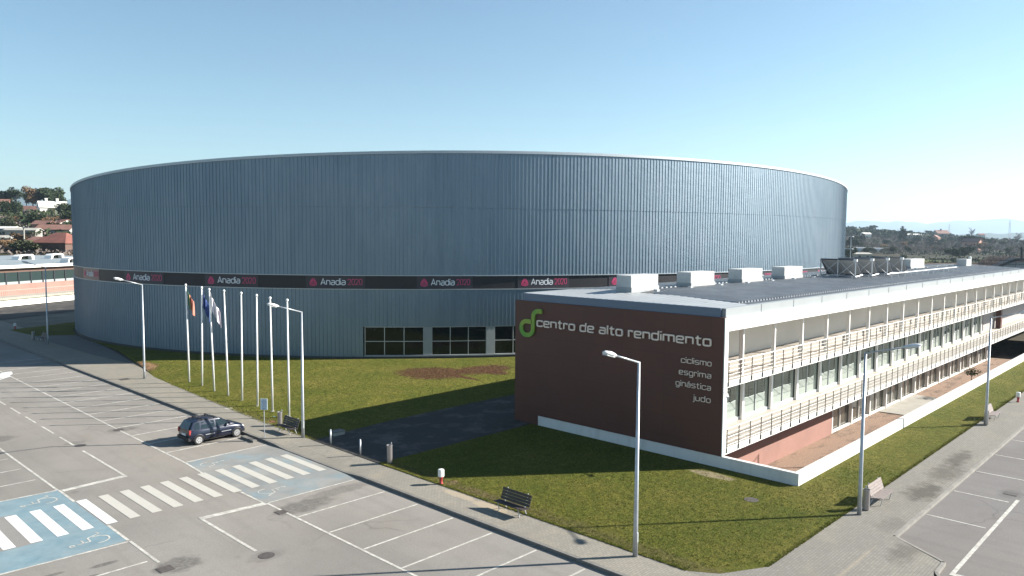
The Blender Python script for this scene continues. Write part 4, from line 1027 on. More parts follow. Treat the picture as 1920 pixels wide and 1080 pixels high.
# lower body sections: x, z bottom, z shoulder, width factor, z crown
LB = [(-2.02, .38, .72, .86, .80), (-1.98, .28, .92, .93, .98), (-1.7, .22, .95, .985, 1.0), (-1.0, .2, .95, 1.0, 1.0), (0, .2, .93, 1.0, .98), (.75, .2, .9, 1.0, .97), (1.05, .2, .87, .99, .95), (1.5, .2, .8, .97, .88), (1.85, .22, .72, .9, .79), (2.0, .28, .62, .82, .68), (2.04, .36, .52, .74, .56)]
st = []
for (x, zb, zs, wf, zc) in LB:
    x = x if abs(x) < 1.3 else math.copysign(1.3 + (abs(x) - 1.3) * .74, x)
    w = CW * wf; st.append([(x, -w * .6, zc), (x, -w * .9, zs + (zc - zs) * .5), (x, -w, zs - .06), (x, -w * 1.01, (zs + zb) / 2), (x, -w * .96, zb + .08), (x, -w * .85, zb), (x, w * .85, zb), (x, w * .96, zb + .08), (x, w * 1.01, (zs + zb) / 2), (x, w, zs - .06), (x, w * .9, zs + (zc - zs) * .5), (x, w * .6, zc)])
mb = MB(); loft(mb, st); body = mb.build('body', M_CAR, car, smooth=True)
es = body.modifiers.new('e', 'EDGE_SPLIT'); es.split_angle = R_(50)
GH = [(-1.97, .93, .96, .88), (-1.82, .93, 1.18, .82), (-1.6, .93, 1.38, .76), (-1.2, .93, 1.43, .75), (-.5, .93, 1.45, .75), (.1, .93, 1.42, .74), (.35, .93, 1.34, .745), (.7, .93, 1.14, .78), (1.1, .9, .95, .82)]
st = []
for (x, z0, z1, wf) in GH:
    x = x if abs(x) < 1.3 else math.copysign(1.3 + (abs(x) - 1.3) * .74, x); z1 = z1 + .05 * max(0, min(1, (z1 - 1.1) * 3))
    w0, w1 = CW * .95, CW * wf; st.append([(x, -w0, z0), (x, -w0 * .5 - w1 * .5 , (z0 + z1) / 2 + .02), (x, -w1, z1 - .04), (x, -w1 * .85, z1), (x, w1 * .85, z1), (x, w1, z1 - .04), (x, w0 * .5 + w1 * .5, (z0 + z1) / 2 + .02), (x, w0, z0)])
mb = MB(); loft(mb, st); cabn = mb.build('cabin', M_CAR, car, smooth=True); es = cabn.modifiers.new('e', 'EDGE_SPLIT'); es.split_angle = R_(40)
def ghw(z, wtop=.75):   # cabin half width at height z mid-car
    t = (z - .93) / .48; return CW * (.95 * (1 - t) + wtop * t) + .012 + .025 * math.sin(max(0, min(1, t)) * math.pi)
for sy, nm in ((-1, 'side_window'), (1, 'side_window')):
    for xs_ in ([(-1.58, -1.2, -1.15, -1.4)], [(-1.1, -.22, -.22, -1.05)], [(-.12, .82, .3, -.12)]):
        for (a, b, c_, d) in xs_:
            mb = MB(); z0, z1 = .98, 1.37
            mb.add([(a, sy * ghw(z0), z0), (b, sy * ghw(z0), z0), (c_, sy * ghw(z1), z1), (d, sy * ghw(z1), z1), (a, sy * (ghw(z0) - .05), z0), (b, sy * (ghw(z0) - .05), z0), (c_, sy * (ghw(z1) - .05), z1), (d, sy * (ghw(z1) - .05), z1)], [(0, 1, 2, 3), (0, 4, 5, 1), (1, 5, 6, 2), (2, 6, 7, 3), (3, 7, 4, 0)])
            mb.build(nm, M_CARG, car)
mb = MB(); mb.add([(.98, -.62, 1.03), (.98, .62, 1.03), (.36, .55, 1.36), (.36, -.55, 1.36)], [(0, 1, 2, 3)]); o = mb.build('windscreen', M_CARG, car); o.location = (.03, 0, .035)
mb = MB(); mb.add([(-1.81, -.6, .98), (-1.81, .6, .98), (-1.57, .52, 1.38), (-1.57, -.52, 1.38)], [(0, 3, 2, 1)]); o = mb.build('rear_window', M_CARG, car); o.location = (-.03, 0, .02)
for sx_ in (-1.28, 1.25):
    for sy in (-1, 1):
        mb = MB(); y0, y1 = sy * .67, sy * .85; mb.tube([(sx_, y0, .3), (sx_, y0 + (y1 - y0) * .1, .3), (sx_, y0 + (y1 - y0) * .9, .3), (sx_, y1, .3)], [.27, .3, .3, .27], 20, caps=True); wh = mb.build('wheel', M_TYRE, car)
        mb = MB(); mb.tube([(sx_, y1, .3), (sx_, y1 + sy * .015, .3)], [.205, .195], 20)
        rm = mb.build('rim', M_RIM, wh)
        mb = MB()
        for k in range(6):
            a = k * math.pi / 3; mb.obox((sx_ + .115 * math.cos(a), y1 + sy * .016, .3 + .115 * math.sin(a)), Vector((math.cos(a + .5), 0, math.sin(a + .5))), Vector((0, 1, 0)), Vector((-math.sin(a + .5), 0, math.cos(a + .5))), .035, .002, .018)
        mb.build('rim_pattern', M_BLACK, wh)
        mb = MB(); 
        for k in range(14):
            a0_, a1_ = math.pi * k / 13, math.pi * (k + 1) / 13
        mb.tube([(sx_ + .345 * math.cos(math.pi * k / 12), sy * .835, .3 + .345 * math.sin(math.pi * k / 12)) for k in range(13)], .03, 6); mb.build('wheel_arch', M_BLACK, car)
for sy in (-1, 1):
    mb = MB(); mb.box(-.85, -.25, sy * .86 - .012, sy * .86 + .012, .55, .59); mb.box(.2, .85, sy * .86 - .012, sy * .86 + .012, .55, .59); mb.build('side_strip', M_STEEL, car)
    mb = MB(); mb.tube([(-1.3, sy * .6, 1.44), (-1.2, sy * .6, 1.49), (.0, sy * .6, 1.5), (.1, sy * .6, 1.44)], .02, 6); mb.build('roof_rail', M_BLACK, car)
    mb = MB(); mb.box(.62, .72, sy * .95 - .08, sy * .95 + .06, 1.0, 1.13); mb.build('mirror', M_CAR, car)
    mb = MB(); mb.obox((1.75, sy * .58, .68), Vector((.5, .25 * sy * -1, -.35)).normalized(), Vector((0, 1, 0)), Vector((.6, 0, .8)), .1, .14, .03); mb.build('headlight', M_WPL, car)
    mb = MB(); mb.box(-1.855, -1.74, sy * .72 - .07, sy * .72 + .07, .7, .98); mb.build('tail_light', M_RED, car)
for x in (-.95, -.15):
    mb = MB(); mb.bar((x, -.66, 1.53), (x, .66, 1.53), .04, .03)
    for sy in (-1, 1): mb.box(x - .05, x + .05, sy * .6 - .04, sy * .6 + .04, 1.47, 1.56)
    mb.build('roof_bar', M_BLACK if x < -.5 else M_BLACK, car)
mb = MB(); mb.box(-1.91, -1.72, -.76, .76, .3, .5); mb.build('rear_bumper', M_BLACK, car)
mb = MB(); mb.box(1.76, 1.9, -.66, .66, .28, .46); mb.build('front_bumper', M_BLACK, car)
mb = MB(); mb.box(-1.872, -1.8, -.25, .25, .58, .7); mb.build('number_plate', M_WPL, car)

# ---------------------------------------------------------------- left background: pavilion, fence
PU = (Vector((-.5, .0, 0)))      # placeholder axis
pv = empty('pavilion', (40, 160, 0), 'long low glazed pavilion with a white roof edge behind the arena at far left', 'building')
ud = Vector((math.cos(R_(30)), math.sin(R_(30)), 0)); A0 = at(0, 499, 150); A0.z = 0; A0 -= ud * 45; A1 = A0 + ud * 110
nd = Vector((-ud.y, ud.x, 0))
if nd.dot(Vector((.72, .69, 0))) < 0: nd = -nd
def pvbox(name, u0, u1, n0, n1, z0, z1, m, parent=None):
    mb = MB(); o_ = A0; v = []
    for z in (z0, z1):
        for n_ in (n0, n1):
            for u in (u0, u1): v.append(o_ + ud * u + nd * n_ + Vector((0, 0, z)))
    mb.add(v, [(0, 2, 3, 1), (4, 5, 7, 6), (0, 1, 5, 4), (2, 6, 7, 3), (0, 4, 6, 2), (1, 3, 7, 5)])
    o = mb.build(name, m); o.parent = parent or pv
    if parent is None: o.location = (-40, -160, 0)
    return o
PL = (A1 - A0).length
M_PROOF = mat('pavilion_roof', (.24, .27, .28), .6, noise=(.15, .12))
pvbox('roof_edge', -10, PL, 0, .4, 5.75, 6.35, M_WHITE); pvbox('roof', -10, PL, .4, 62, 5.8, 6.2, M_PROOF); pvbox('wall', -10, PL, 5.0, 5.4, 0, 5.79, M_BEIGE)
M_GLASST = mat('teal_glass', (.02, .035, .034), .15, spec=.5)
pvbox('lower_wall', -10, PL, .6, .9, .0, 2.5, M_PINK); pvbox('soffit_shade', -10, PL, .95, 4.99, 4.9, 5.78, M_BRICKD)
u = 0
while u < PL - 2:
    w_ = pvbox('window', u, u + 2.6, .92, 1.0, 2.5, 4.9, M_GLASST); pvbox('window_sill', u, u + 2.6, .84, .915, 2.5, 3.0, M_PARA, parent=w_); pvbox('window_frame', u + 2.6, u + 2.95, .8, 1.05, 2.502, 4.9, M_DKWIN, parent=w_); u += 2.95
pvbox('terrace', -10, PL, -3.5, .59, -.2, .3, M_CONC)
# curved white roof cowls
def cowl(px, py, dep, w, label):
    c = at(px, py, dep); e = empty('roof_cowl', (c.x, c.y, 6.15), label, 'roof cowl', 'white hooded cowls on the pavilion roof')
    e.rotation_euler = (0, 0, math.atan2(ud.y, ud.x)); e.scale = (.85, .85, .72); mb = MB(); prof = [(-w * .5, .0), (-w * .42, 1.2), (-w * .3, 1.7), (w * .38, 1.85), (w * .48, 1.5), (w * .5, .0)]
    inner = [(-w * .36, .0), (-w * .3, 1.05), (-w * .22, 1.35), (w * .28, 1.45), (w * .33, 1.25), (w * .36, .0)]
    n = len(prof)
    for yy_ in (0, 2.6): 
        for (a, b) in prof: mb.v.append((a, yy_, b))
        for (a, b) in inner: mb.v.append((a, yy_, b))
    for k in range(n - 1):
        mb.f += [(k, k + 1, n + k + 1, n + k), (k, 2 * n + k, 2 * n + k + 1, k + 1), (n + k, n + k + 1, 3 * n + k + 1, 3 * n + k), (2 * n + k, 3 * n + k, 3 * n + k + 1, 2 * n + k + 1)]; mb.m += [0] * 4
    mb.build('hood', M_WHITE, e)
    mb = MB(); mb.box(-w * .34, w * .3, 1.2, 1.3, 0, 1.3); mb.build('louvre', M_GLASSD, e)
cowl(50, 489, 190, 5.5, 'white hooded roof cowl with blue opening left of the pair'); cowl(108, 484, 200, 5.0, 'white hooded roof cowl with oval opening in the middle'); cowl(136, 488, 170, 3.0, 'white hooded roof cowl half hidden by the arena')
# boundary fence and low wall in front of the pavilion
fe = empty('slatted_fence', (A0.x, A0.y, 0), 'pale slatted fence on a low wall before the pavilion', 'fence')
mb = MB(); mbp = MB(); b0 = at(0, 574, 132); b0.z = 0; b0 -= ud * 40; b1 = b0 + ud * 100; u2 = ud.copy(); Lf = (b1 - b0).length
mb.bar(b0 + Vector((0, 0, .5)), b1 + Vector((0, 0, .5)), .3, 1.0); o = mb.build('low_wall', M_WHITE, fe); o.location = (-A0.x, -A0.y, 0)
c0 = b0 + nd * 8; c1 = b1 + nd * 8
k = 0
while k * .42 < Lf: mbp.bar(c0 + u2 * (.42 * k) + Vector((0, 0, 0)), c0 + u2 * (.42 * k) + Vector((0, 0, 2.1)), .06); k += 1
mbp.bar(c0 + Vector((0, 0, 2.1)), c1 + Vector((0, 0, 2.1)), .08)
o = mbp.build('slat_panel', M_CONC, fe); o.location = (-A0.x, -A0.y, 0)
mb = MB(); q0 = b0 - nd * .2; q1 = b1 - nd * .2; w0 = q0 - nd * 16; w1 = q1 - nd * 16
mb.quad(Vector((q0.x, q0.y, -.13)), Vector((q1.x, q1.y, -.13)), Vector((w1.x, w1.y, -.13)), Vector((w0.x, w0.y, -.13))); tag(mb.build('access_road', M_PATH), kind='structure')
mb = MB(); e0, e1 = b0 + nd * .2, b1 + nd * .2; f0, f1 = b0 + nd * 24, b1 + nd * 24
mb.quad(Vector((e0.x, e0.y, -.12)), Vector((e1.x, e1.y, -.12)), Vector((f1.x, f1.y, -.12)), Vector((f0.x, f0.y, -.12))); tag(mb.build('verge', M_LAWN), kind='structure')
mb = MB(); mb.quad((27.7, 109, .003), *[(*ell(R_(a), .3), .003) for a in (179, 174, 168, 160)], (70, 138, .003), (26.9, 118, .003)); tag(mb.build('shaded_lawn', M_LAWN), kind='structure')

# ---------------------------------------------------------------- houses
def house(px, py, dep, w, d, h, rh, rz, wallm, roofm, label, chimneys=0, hip=False, wins=3, name='house'):
    """base centre seen at pixel px,py at depth dep"""
    c = at(px, py, dep); z = terr(c.x, c.y); z = min(z, c.z) if abs(z - c.z) < 6 else c.z
    e = empty(name, (c.x, c.y, c.z), label, 'house'); e.rotation_euler = (0, 0, HEAD - math.pi / 2 + rz)      # local +Y away from the camera
    mb = MB(); mb.box(-w / 2, w / 2, -d / 2, d / 2, -4, h)
    if not hip:
        mb.add([(-w / 2, -d / 2, h), (-w / 2, d / 2, h), (-w / 2, 0, h + rh), (w / 2, -d / 2, h), (w / 2, d / 2, h), (w / 2, 0, h + rh)], [(0, 1, 2), (3, 5, 4)])
    mb.build('wall', wallm, e)
    mb = MB(); ov = .5; t = .25
    ix = w / 2 + ov if not hip else w / 2 - d / 2 * .8
    A = [(-w / 2 - ov, -d / 2 - ov, h), (w / 2 + ov, -d / 2 - ov, h), (w / 2 + ov, d / 2 + ov, h), (-w / 2 - ov, d / 2 + ov, h), (-ix, 0, h + rh), (ix, 0, h + rh)]
    up = [(x, y, zz + t) for x, y, zz in A]
    mb.add(A + up, [(6, 7, 11, 10), (8, 9, 10, 11), (9, 6, 10), (7, 8, 11), (0, 3, 2, 1), (0, 1, 7, 6), (1, 2, 8, 7), (2, 3, 9, 8), (3, 0, 6, 9)] if hip else
           [(6, 7, 11, 10), (8, 9, 10, 11), (0, 1, 7, 6), (2, 3, 9, 8), (0, 6, 10, 4), (4, 10, 9, 3), (1, 5, 11, 7), (5, 2, 8, 11), (0, 4, 5, 1), (3, 2, 5, 4)])
    ro = mb.build('roof', roofm, e)
    for k in range(chimneys):
        mb = MB(); x = -w / 2 + w * (k + .7) / (chimneys + .5); mb.box(x - .7, x + .7, -.9, .5, h + rh * .4, h + rh + 1.6); mb.box(x - .85, x + .85, -1.05, .65, h + rh + 1.6, h + rh + 2.0); mb.build('chimney', wallm, ro)
    for k in range(wins):
        x = -w / 2 + w * (k + .5) / wins; mb = MB(); mb.box(x - .6, x + .6, -d / 2 - .04, -d / 2 - .003, h * .35, h * .35 + 1.3); mb.build('window', M_DKWIN, e)
    return e
house(99, 411, 480, 15, 12, 7, 4, R_(38), M_HOUSEW, M_HOUSEW, 'large white two chimney house high on the left hill', 2, False, 2)
house(62, 413, 492, 13, 8, 6, 3, R_(0), M_HOUSEG, M_TILEP, 'pink tiled wing left of the large white hill house', 0, False, 3)
house(44, 408, 475, 15, 7, 4, .3, R_(0), M_HOUSEG, M_HOUSEW, 'flat roofed grey house with a white canopy on the left hill', 0, False, 4)
house(-4, 402, 460, 12, 9, 6, 3, R_(20), M_HOUSEP, M_TILEP, 'orange walled house at the left picture edge', 0, False, 2)
house(116, 478, 262, 13, 11, 4.0, 3.4, R_(-12), M_BRICKD, M_TILE, 'brown house with a bright red hipped roof beside the arena', 0, True, 2)
house(86, 476, 268, 9, 8, 4.2, 1.6, R_(-12), M_BRICKD, M_TILEP, 'low brown house with faded tiles left of the red hipped roof', 0, False, 3)
house(108, 449, 330, 14, 9, 4, 2.2, R_(5), M_HOUSEG, M_TILEP, 'low house with a dull red roof behind the hipped roof', 0, False, 3)
house(83, 434, 350, 7.5, 6, 3, 1.8, R_(-5), M_HOUSEP, M_TILEP, 'small salmon roofed outbuilding on the left slope', 0, False, 1)
house(120, 432, 385, 9, 8, 3.4, 2.0, R_(-35), M_HOUSEW, M_TILE, 'white walled house with red roof right of the salmon outbuilding', 0, False, 2)
house(45, 447, 300, 11, 6, 3, .9, R_(8), M_CONC, M_CONC, 'pale shed behind the wooden pole on the left slope', 0, False, 2)
house(6, 446, 310, 12, 7, 3.6, .8, R_(-4), M_CONC, M_HOUSEW, 'pale flat shed at the left picture edge', 0, False, 2)
house(4, 462, 290, 7, 6, 3, 1.0, R_(14), M_HOUSEG, M_CONC, 'small grey shed low at the left picture edge', 0, False, 1)
up_ = empty('utility_pole', at(46, 470, 255), 'pale concrete utility pole on the left slope', 'utility pole')
mb = MB(); mb.tube([(0, 0, -2), (0, 0, 8.2)], [.3, .2], 8); mb.build('pole', M_CONC, up_); mb = MB(); v_ = Vector((.69, -.72, 0)); mb.bar(v_ * -1.6 + Vector((0, 0, 7.9)), v_ * 1.6 + Vector((0, 0, 7.9)), .2); mb.build('crossarm', M_CONC, up_)
# right hand houses
house(1623, 449, 900, 9, 9, 6, 2, 0, M_HOUSEW, M_HOUSEW, 'small white house left of the cypress beyond the arena', 0, False, 1)
house(1708, 446, 950, 26, 12, 3.6, 1.4, 0, M_HOUSEW, M_HOUSEW, 'long white farm building right of the cypress', 0, False, 5)
house(1753, 459, 800, 7, 8, 7, 3, R_(40), M_HOUSEP, M_TILEP, 'small pink gabled house half hidden by trees', 0, False, 1)
house(1822, 463, 640, 13, 8, 4, 3, R_(-50), M_HOUSEP, M_TILEP, 'pink house under the broad dark pine', 0, False, 2)
house(1764, 444, 1000, 18, 10, 4, 4.5, R_(10), M_HOUSEG, M_TILEP, 'wide roofed villa below the right tree line', 1, False, 3)
house(1838, 449, 1050, 8, 8, 6, 2, 0, M_HOUSEW, M_TILE, 'tiny house below the right tree line', 0, False, 1)
house(1604, 487, 420, 14, 8, 3, .8, R_(6), M_CONC, M_CONC, 'pale shed close to the right edge of the arena', 0, False, 3)
def greenhouse(px, py, dep, w, h, label):
    c = at(px, py, dep); e = empty('polytunnel', c, label, 'polytunnel', 'arched polytunnels in the fields'); e.rotation_euler = (0, 0, HEAD - math.pi / 2 + R_(8))
    mb = MB(); n = 12
    for y in (0, 14):
        for k in range(n + 1): a = math.pi * k / n; mb.v.append((w / 2 * math.cos(a), y, h * math.sin(a)))
    for k in range(n): mb.f.append((k, k + 1, n + 2 + k, n + 1 + k)); mb.m.append(0)
    mb.build('cover', mat('tunnel_cover_' + str(int(px)), (.3, .3, .29), .5), e)
    mb = MB()
    for a in range(0, 181, 30): mb.bar((w / 2 * math.cos(R_(a)), -.05, h * math.sin(R_(a))), (0, -.05, 0.0), .12)
    mb.tube([(w / 2 * math.cos(R_(a)), -.05, h * math.sin(R_(a))) for a in range(0, 181, 15)], .18, 5); mb.build('frame', M_CONC, e)
greenhouse(1629, 473, 520, 13, 3.4, 'left arched polytunnel in the fields'); greenhouse(1662, 473, 525, 12, 3.0, 'right arched polytunnel in the fields')
# fields
mb = MB(); f_ = [onz(1640, 493, .05), onz(1845, 491, .05), onz(1840, 484, .05), onz(1640, 479, .05)]
mb.quad(*f_); tag(mb.build('field', mat('green_field', (.13, .14, .035), .95, noise=(.03, .3), spec=.1)), kind='structure')
mb = MB(); f_ = [onz(1600, 506, .02), onz(1990, 515, .02), onz(2000, 492.5, .03), onz(1600, 494, .03)]
mb.quad(*f_); tag(mb.build('ploughed_field', mat('brown_field', (.09, .06, .045), .95, noise=(.06, .3), spec=.1)), kind='structure')
# pylons
def pylon(px, pyb, dep, h, label):
    c = at(px, pyb, dep); e = empty('power_pylon', c, label, 'pylon', 'lattice pylons on the skyline')
    mb = MB(); n = 8
    for k in range(n):
        z0, z1 = h * k / n, h * (k + 1) / n; w0, w1 = 2.4 * (1 - z0 / h * .8), 2.4 * (1 - z1 / h * .8)
        for sx_, sy in ((-1, -1), (1, -1), (1, 1), (-1, 1)):
            mb.bar((sx_ * w0, sy * w0, z0), (sx_ * w1, sy * w1, z1), .28); mb.bar((sx_ * w0, sy * w0, z0), (-sx_ * w1 if sx_ * sy > 0 else sx_ * w1, sy * w1 if sx_ * sy > 0 else -sy * w1, z1), .16)
    mb.build('lattice', M_STEEL, e)
    mb = MB(); v_ = Vector((.69, -.72, 0))
    for zf, l in ((.98, 3.0), (.86, 4.5), (.74, 3.6)): mb.bar(v_ * -l + Vector((0, 0, h * zf)), v_ * l + Vector((0, 0, h * zf)), .35)
    mb.build('crossarm', M_STEEL, e)
pylon(1779, 446, 2000, 36, 'lattice pylon on the skyline above the villa'); pylon(1892, 452, 1700, 46, 'taller lattice pylon on the skyline at the right')

# ---------------------------------------------------------------- trees
def leafmat(name, c1, c2):
    m = mat(name, c1, .8, spec=.2); g = NG(m); oi = g.n.new('ShaderNodeObjectInfo')
    g.color(g.mix(g.math('MULTIPLY', g.ramp(g.noise(.8, 3), (.35, 0), (.65, 1)), 1.0), c1, c2)); return m
L_EV = leafmat('evergreen_leaves', (.022, .036, .016), (.045, .06, .022)); L_OL = leafmat('olive_leaves', (.05, .06, .03), (.1, .1, .05)); L_BR = leafmat('bare_twigs', (.085, .068, .058), (.165, .135, .115)); L_RU = leafmat('rusty_leaves', (.11, .065, .03), (.17, .11, .06))
M_BARK = mat('bark', (.09, .07, .055), .9, noise=(3, .3))
def leafcloud(rnd, blobs, n, sz, sq=1.0):
    mb = MB()
    for (bx, by, bz, br, bh) in blobs:
        k = int(n * br * br / sum(b[3] ** 2 for b in blobs))
        for _ in range(k):
            d = Vector((rnd.gauss(0, 1), rnd.gauss(0, 1), rnd.gauss(0, 1))).normalized() * (rnd.random() ** .35)
            p = Vector((bx + d.x * br, by + d.y * br, bz + d.z * bh)); a = Vector((rnd.gauss(0, 1), rnd.gauss(0, 1), rnd.gauss(0, 1))).normalized(); b = a.cross(Vector((rnd.random(), rnd.random(), rnd.random()))).normalized(); s = sz * rnd.uniform(.6, 1.3)
            mb.quad(p - a * s - b * s * sq, p + a * s - b * s * sq, p + a * s + b * s * sq, p - a * s + b * s * sq)
    return mb
def tree_proto(kind, seed):
    rnd = random.Random(seed); e = bpy.data.objects.new({'ev': 'evergreen_tree', 'pine': 'umbrella_pine', 'cyp': 'cypress_tree', 'bare': 'bare_tree', 'ol': 'olive_tree', 'rust': 'autumn_tree'}[kind], None); COL.objects.link(e); e['category'] = 'tree'
    H_ = 10.0; tr = MB(); tr.tube([(0, 0, -1), (0.1, 0, 3), (-.1, .1, 7)], [.35, .25, .1], 6)
    if kind == 'ev' or kind == 'ol' or kind == 'rust':
        blobs = [(rnd.uniform(-2.4, 2.4), rnd.uniform(-2.4, 2.4), rnd.uniform(3.6, 8.0), rnd.uniform(1.3, 2.2), rnd.uniform(1.1, 1.9)) for _ in range(11)] + [(0, 0, 5.5, 2.6, 2.8)]
        cr = leafcloud(rnd, blobs, 1500, .24); m = {'ev': L_EV, 'ol': L_OL, 'rust': L_RU}[kind]
        for b in blobs[:6]: tr.tube([(0, 0, 2.5), (b[0] * .5, b[1] * .5, (b[2] + 2.5) / 2), (b[0], b[1], b[2])], [.14, .1, .04], 5)
    elif kind == 'pine':
        blobs = [(rnd.uniform(-3, 3), rnd.uniform(-3, 3), rnd.uniform(7.0, 8.8), rnd.uniform(1.2, 1.9), rnd.uniform(.7, 1.0)) for _ in range(11)]
        cr = leafcloud(rnd, blobs, 1300, .22); m = L_EV
        for b in blobs: tr.tube([(0, 0, 5), (b[0] * .6, b[1] * .6, 6.6), (b[0], b[1], b[2])], [.14, .1, .04], 5)
    elif kind == 'cyp':
        blobs = [(rnd.uniform(-.2, .2), rnd.uniform(-.2, .2), 1.2 + k * .85, 1.25 * math.sin(math.pi * (.15 + .82 * (k / 11)) ** .8) + .15, .9) for k in range(11)]
        cr = leafcloud(rnd, blobs, 1300, .2); m = L_EV
    else:
        tr = MB(); tr.tube([(0, 0, -1), (0, 0, 3), (0, .1, 5)], [.25, .18, .1], 6); cr = MB()
        for _ in range(16):
            a = rnd.uniform(0, 6.28); z = rnd.uniform(2, 5); p = Vector((0, 0, z)); d = Vector((math.cos(a) * .7, math.sin(a) * .7, 1)).normalized(); L = rnd.uniform(2.2, 4.2); q = p + d * L; tr.tube([p, q], [.09, .04], 4)
            for _ in range(26):
                t = rnd.uniform(.25, 1); s = p + d * L * t; dd = (d + Vector((rnd.gauss(0, .6), rnd.gauss(0, .6), rnd.gauss(.1, .5)))).normalized(); l = rnd.uniform(.7, 1.7); w = dd.cross(Vector((rnd.random() - .5, rnd.random() - .5, rnd.random() - .5))).normalized() * rnd.uniform(.03, .075)
                cr.quad(s - w, s + w, s + dd * l + w * .3, s + dd * l - w * .3)
        m = L_BR
    tr.build('trunk', M_BARK, e); cr.build('crown', m, e)
    return e
PROTO = {k: [tree_proto(k, s) for s in ss] for k, ss in {'ev': (1, 2, 3), 'pine': (4, 5), 'cyp': (6,), 'bare': (7, 8, 9), 'ol': (10, 11), 'rust': (12,)}.items()}
USED = set()
trnd = random.Random(99)
def tree(kind, px, py, dep, h, label, group=None, wide=1.0, zt=False):
    pr = trnd.choice(PROTO[kind]); c = at(px, py, dep)
    if zt: c.z = terr(c.x, c.y)
    if pr.name not in USED: USED.add(pr.name); o = pr; o.location = c
    else:
        o = pr.copy(); COL.objects.link(o); o.location = c
        for ch in CH[pr.name]: q = ch.copy(); COL.objects.link(q); q.parent = o
    s = h / 9.2; o.scale = (s * wide, s * wide, s); o.rotation_euler = (0, 0, trnd.uniform(0, 6.28)); o['label'] = label
    if group: o['group'] = group
    elif 'group' in o: del o['group']
    return o
CH = {p.name: children(p) for ps in PROTO.values() for p in ps}
# left hill
tree('ev', 23, 390, 505, 14, 'dark round evergreen left of the bare poplar on the hill top', wide=1.3)
tree('bare', 50, 392, 520, 18, 'tall thin grey tree at the hill top', wide=.6); tree('rust', 62, 392, 520, 15, 'rust brown tree behind the white hill house')
tree('ev', 84, 392, 525, 15, 'dark evergreen behind the left chimney of the hill house', wide=1.2); tree('ev', 98, 392, 525, 15.5, 'highest dark evergreen behind the hill house', wide=1.2); tree('ev', 107, 395, 528, 12, 'dark evergreen just right of the hill house roof')
tree('ev', 20, 415, 430, 12, 'dark evergreen below the orange walled house', wide=1.2); tree('ol', 97, 408, 470, 6, 'small round tree in front of the white hill house'); tree('ev', 125, 412, 450, 10, 'evergreen right of the hill house beside the arena', wide=1.3)
tree('ev', 1, 392, 520, 11, 'evergreen crown at the left picture edge', wide=1.2)
LH = 'scattered shrubs and trees on the left slope'
for (k, px, py, dep, h, w) in [('ev', 34, 424, 390, 6, 1.5), ('ev', 52, 424, 390, 6.5, 1.3), ('ev', 66, 430, 360, 8, 1.2), ('ol', 12, 432, 370, 7, 1.6), ('ol', 24, 440, 340, 6, 1.6), ('rust', 20, 428, 375, 6, 1.5), ('ev', 102, 436, 345, 5, 1.6), ('ev', 133, 424, 390, 7, 1.4), ('rust', 76, 426, 370, 5, 1.7), ('bare', 88, 424, 380, 6, 1.5), ('ol', 2, 474, 262, 5, 1.8), ('rust', 18, 476, 258, 5, 1.8), ('ol', 34, 476, 255, 4.5, 1.8), ('ol', 52, 478, 252, 5, 1.8), ('rust', 62, 474, 262, 4.5, 1.7), ('ev', 131, 462, 292, 5, 1.5), ('bare', 38, 444, 325, 5, 1.8), ('rust', 40, 462, 285, 5, 1.7), ('bare', 60, 458, 292, 5, 1.8), ('ev', 60, 452, 300, 5, 1.6), ('ol', 10, 420, 410, 6, 1.5), ('ev', 118, 420, 405, 5, 1.5), ('rust', 100, 424, 392, 5, 1.6), ('ev', 133, 443, 335, 6, 1.3)]:
    tree(k, px, py, dep, h, {'ev': 'dark evergreen shrub among the houses of the left slope', 'ol': 'olive green shrub on the left slope', 'rust': 'rusty brown shrub on the left slope', 'bare': 'bare grey shrub on the left slope'}[k], LH, w)
# right side far tree line
ln = [(1590, 424), (1600, 427), (1612, 428), (1625, 424), (1636, 422), (1650, 430), (1670, 431), (1690, 436), (1700, 432), (1725, 436), (1745, 434), (1760, 432), (1772, 438), (1800, 440), (1820, 446), (1845, 450), (1860, 448), (1880, 452), (1900, 454), (1930, 452)]
def ltop(px):
    for (a, ya), (b, yb) in zip(ln, ln[1:]):
        if a <= px <= b: return ya + (yb - ya) * (px - a) / (b - a)
    return 450
px = 1582
while px < 1935:
    top = ltop(max(1590, px)) + trnd.uniform(-2, 3); dep = trnd.uniform(1080, 1250); h = trnd.uniform(11, 15); base = top + h * FPX / dep
    kd = trnd.choice(['ev', 'pine', 'pine', 'ev']); tree(kd, px, base, dep, h, 'dark round crowned evergreen of the far tree line' if kd == 'ev' else 'spreading pine of the far tree line', 'far tree line beyond the arena', 1.15); px += trnd.uniform(5.5, 9)
px = 1582
while px < 1925:
    top = ltop(max(1590, px)) + trnd.uniform(7, 14); dep = trnd.uniform(900, 1050); h = trnd.uniform(8, 12); tree('ev', px, top + h * FPX / dep, dep, h, 'lower evergreen in front of the far tree line', 'second row of the far tree line', 1.3); px += trnd.uniform(8, 15)
tree('cyp', 1692, 460, 800, 18, 'tall dark cypress standing out among the fields', wide=1.7); tree('cyp', 1617, 462, 780, 12, 'shorter cypress right of the arena edge', wide=1.8)
tree('ev', 1820, 462, 660, 11, 'broad dark pine over the pink house', wide=1.9); tree('ev', 1785, 486, 430, 7, 'round dark tree at the edge of the green field', wide=1.2); tree('ev', 1809, 486, 430, 7, 'round dark tree right of its twin by the green field', wide=1.25); tree('ol', 1797, 486, 440, 5, 'grey green bush between the two round trees', wide=1.6)
tree('bare', 1822, 446, 1300, 20, 'faint bare tree rising above the skyline'); tree('bare', 1908, 456, 900, 14, 'bare tree rising above the skyline at the right', wide=1.4)
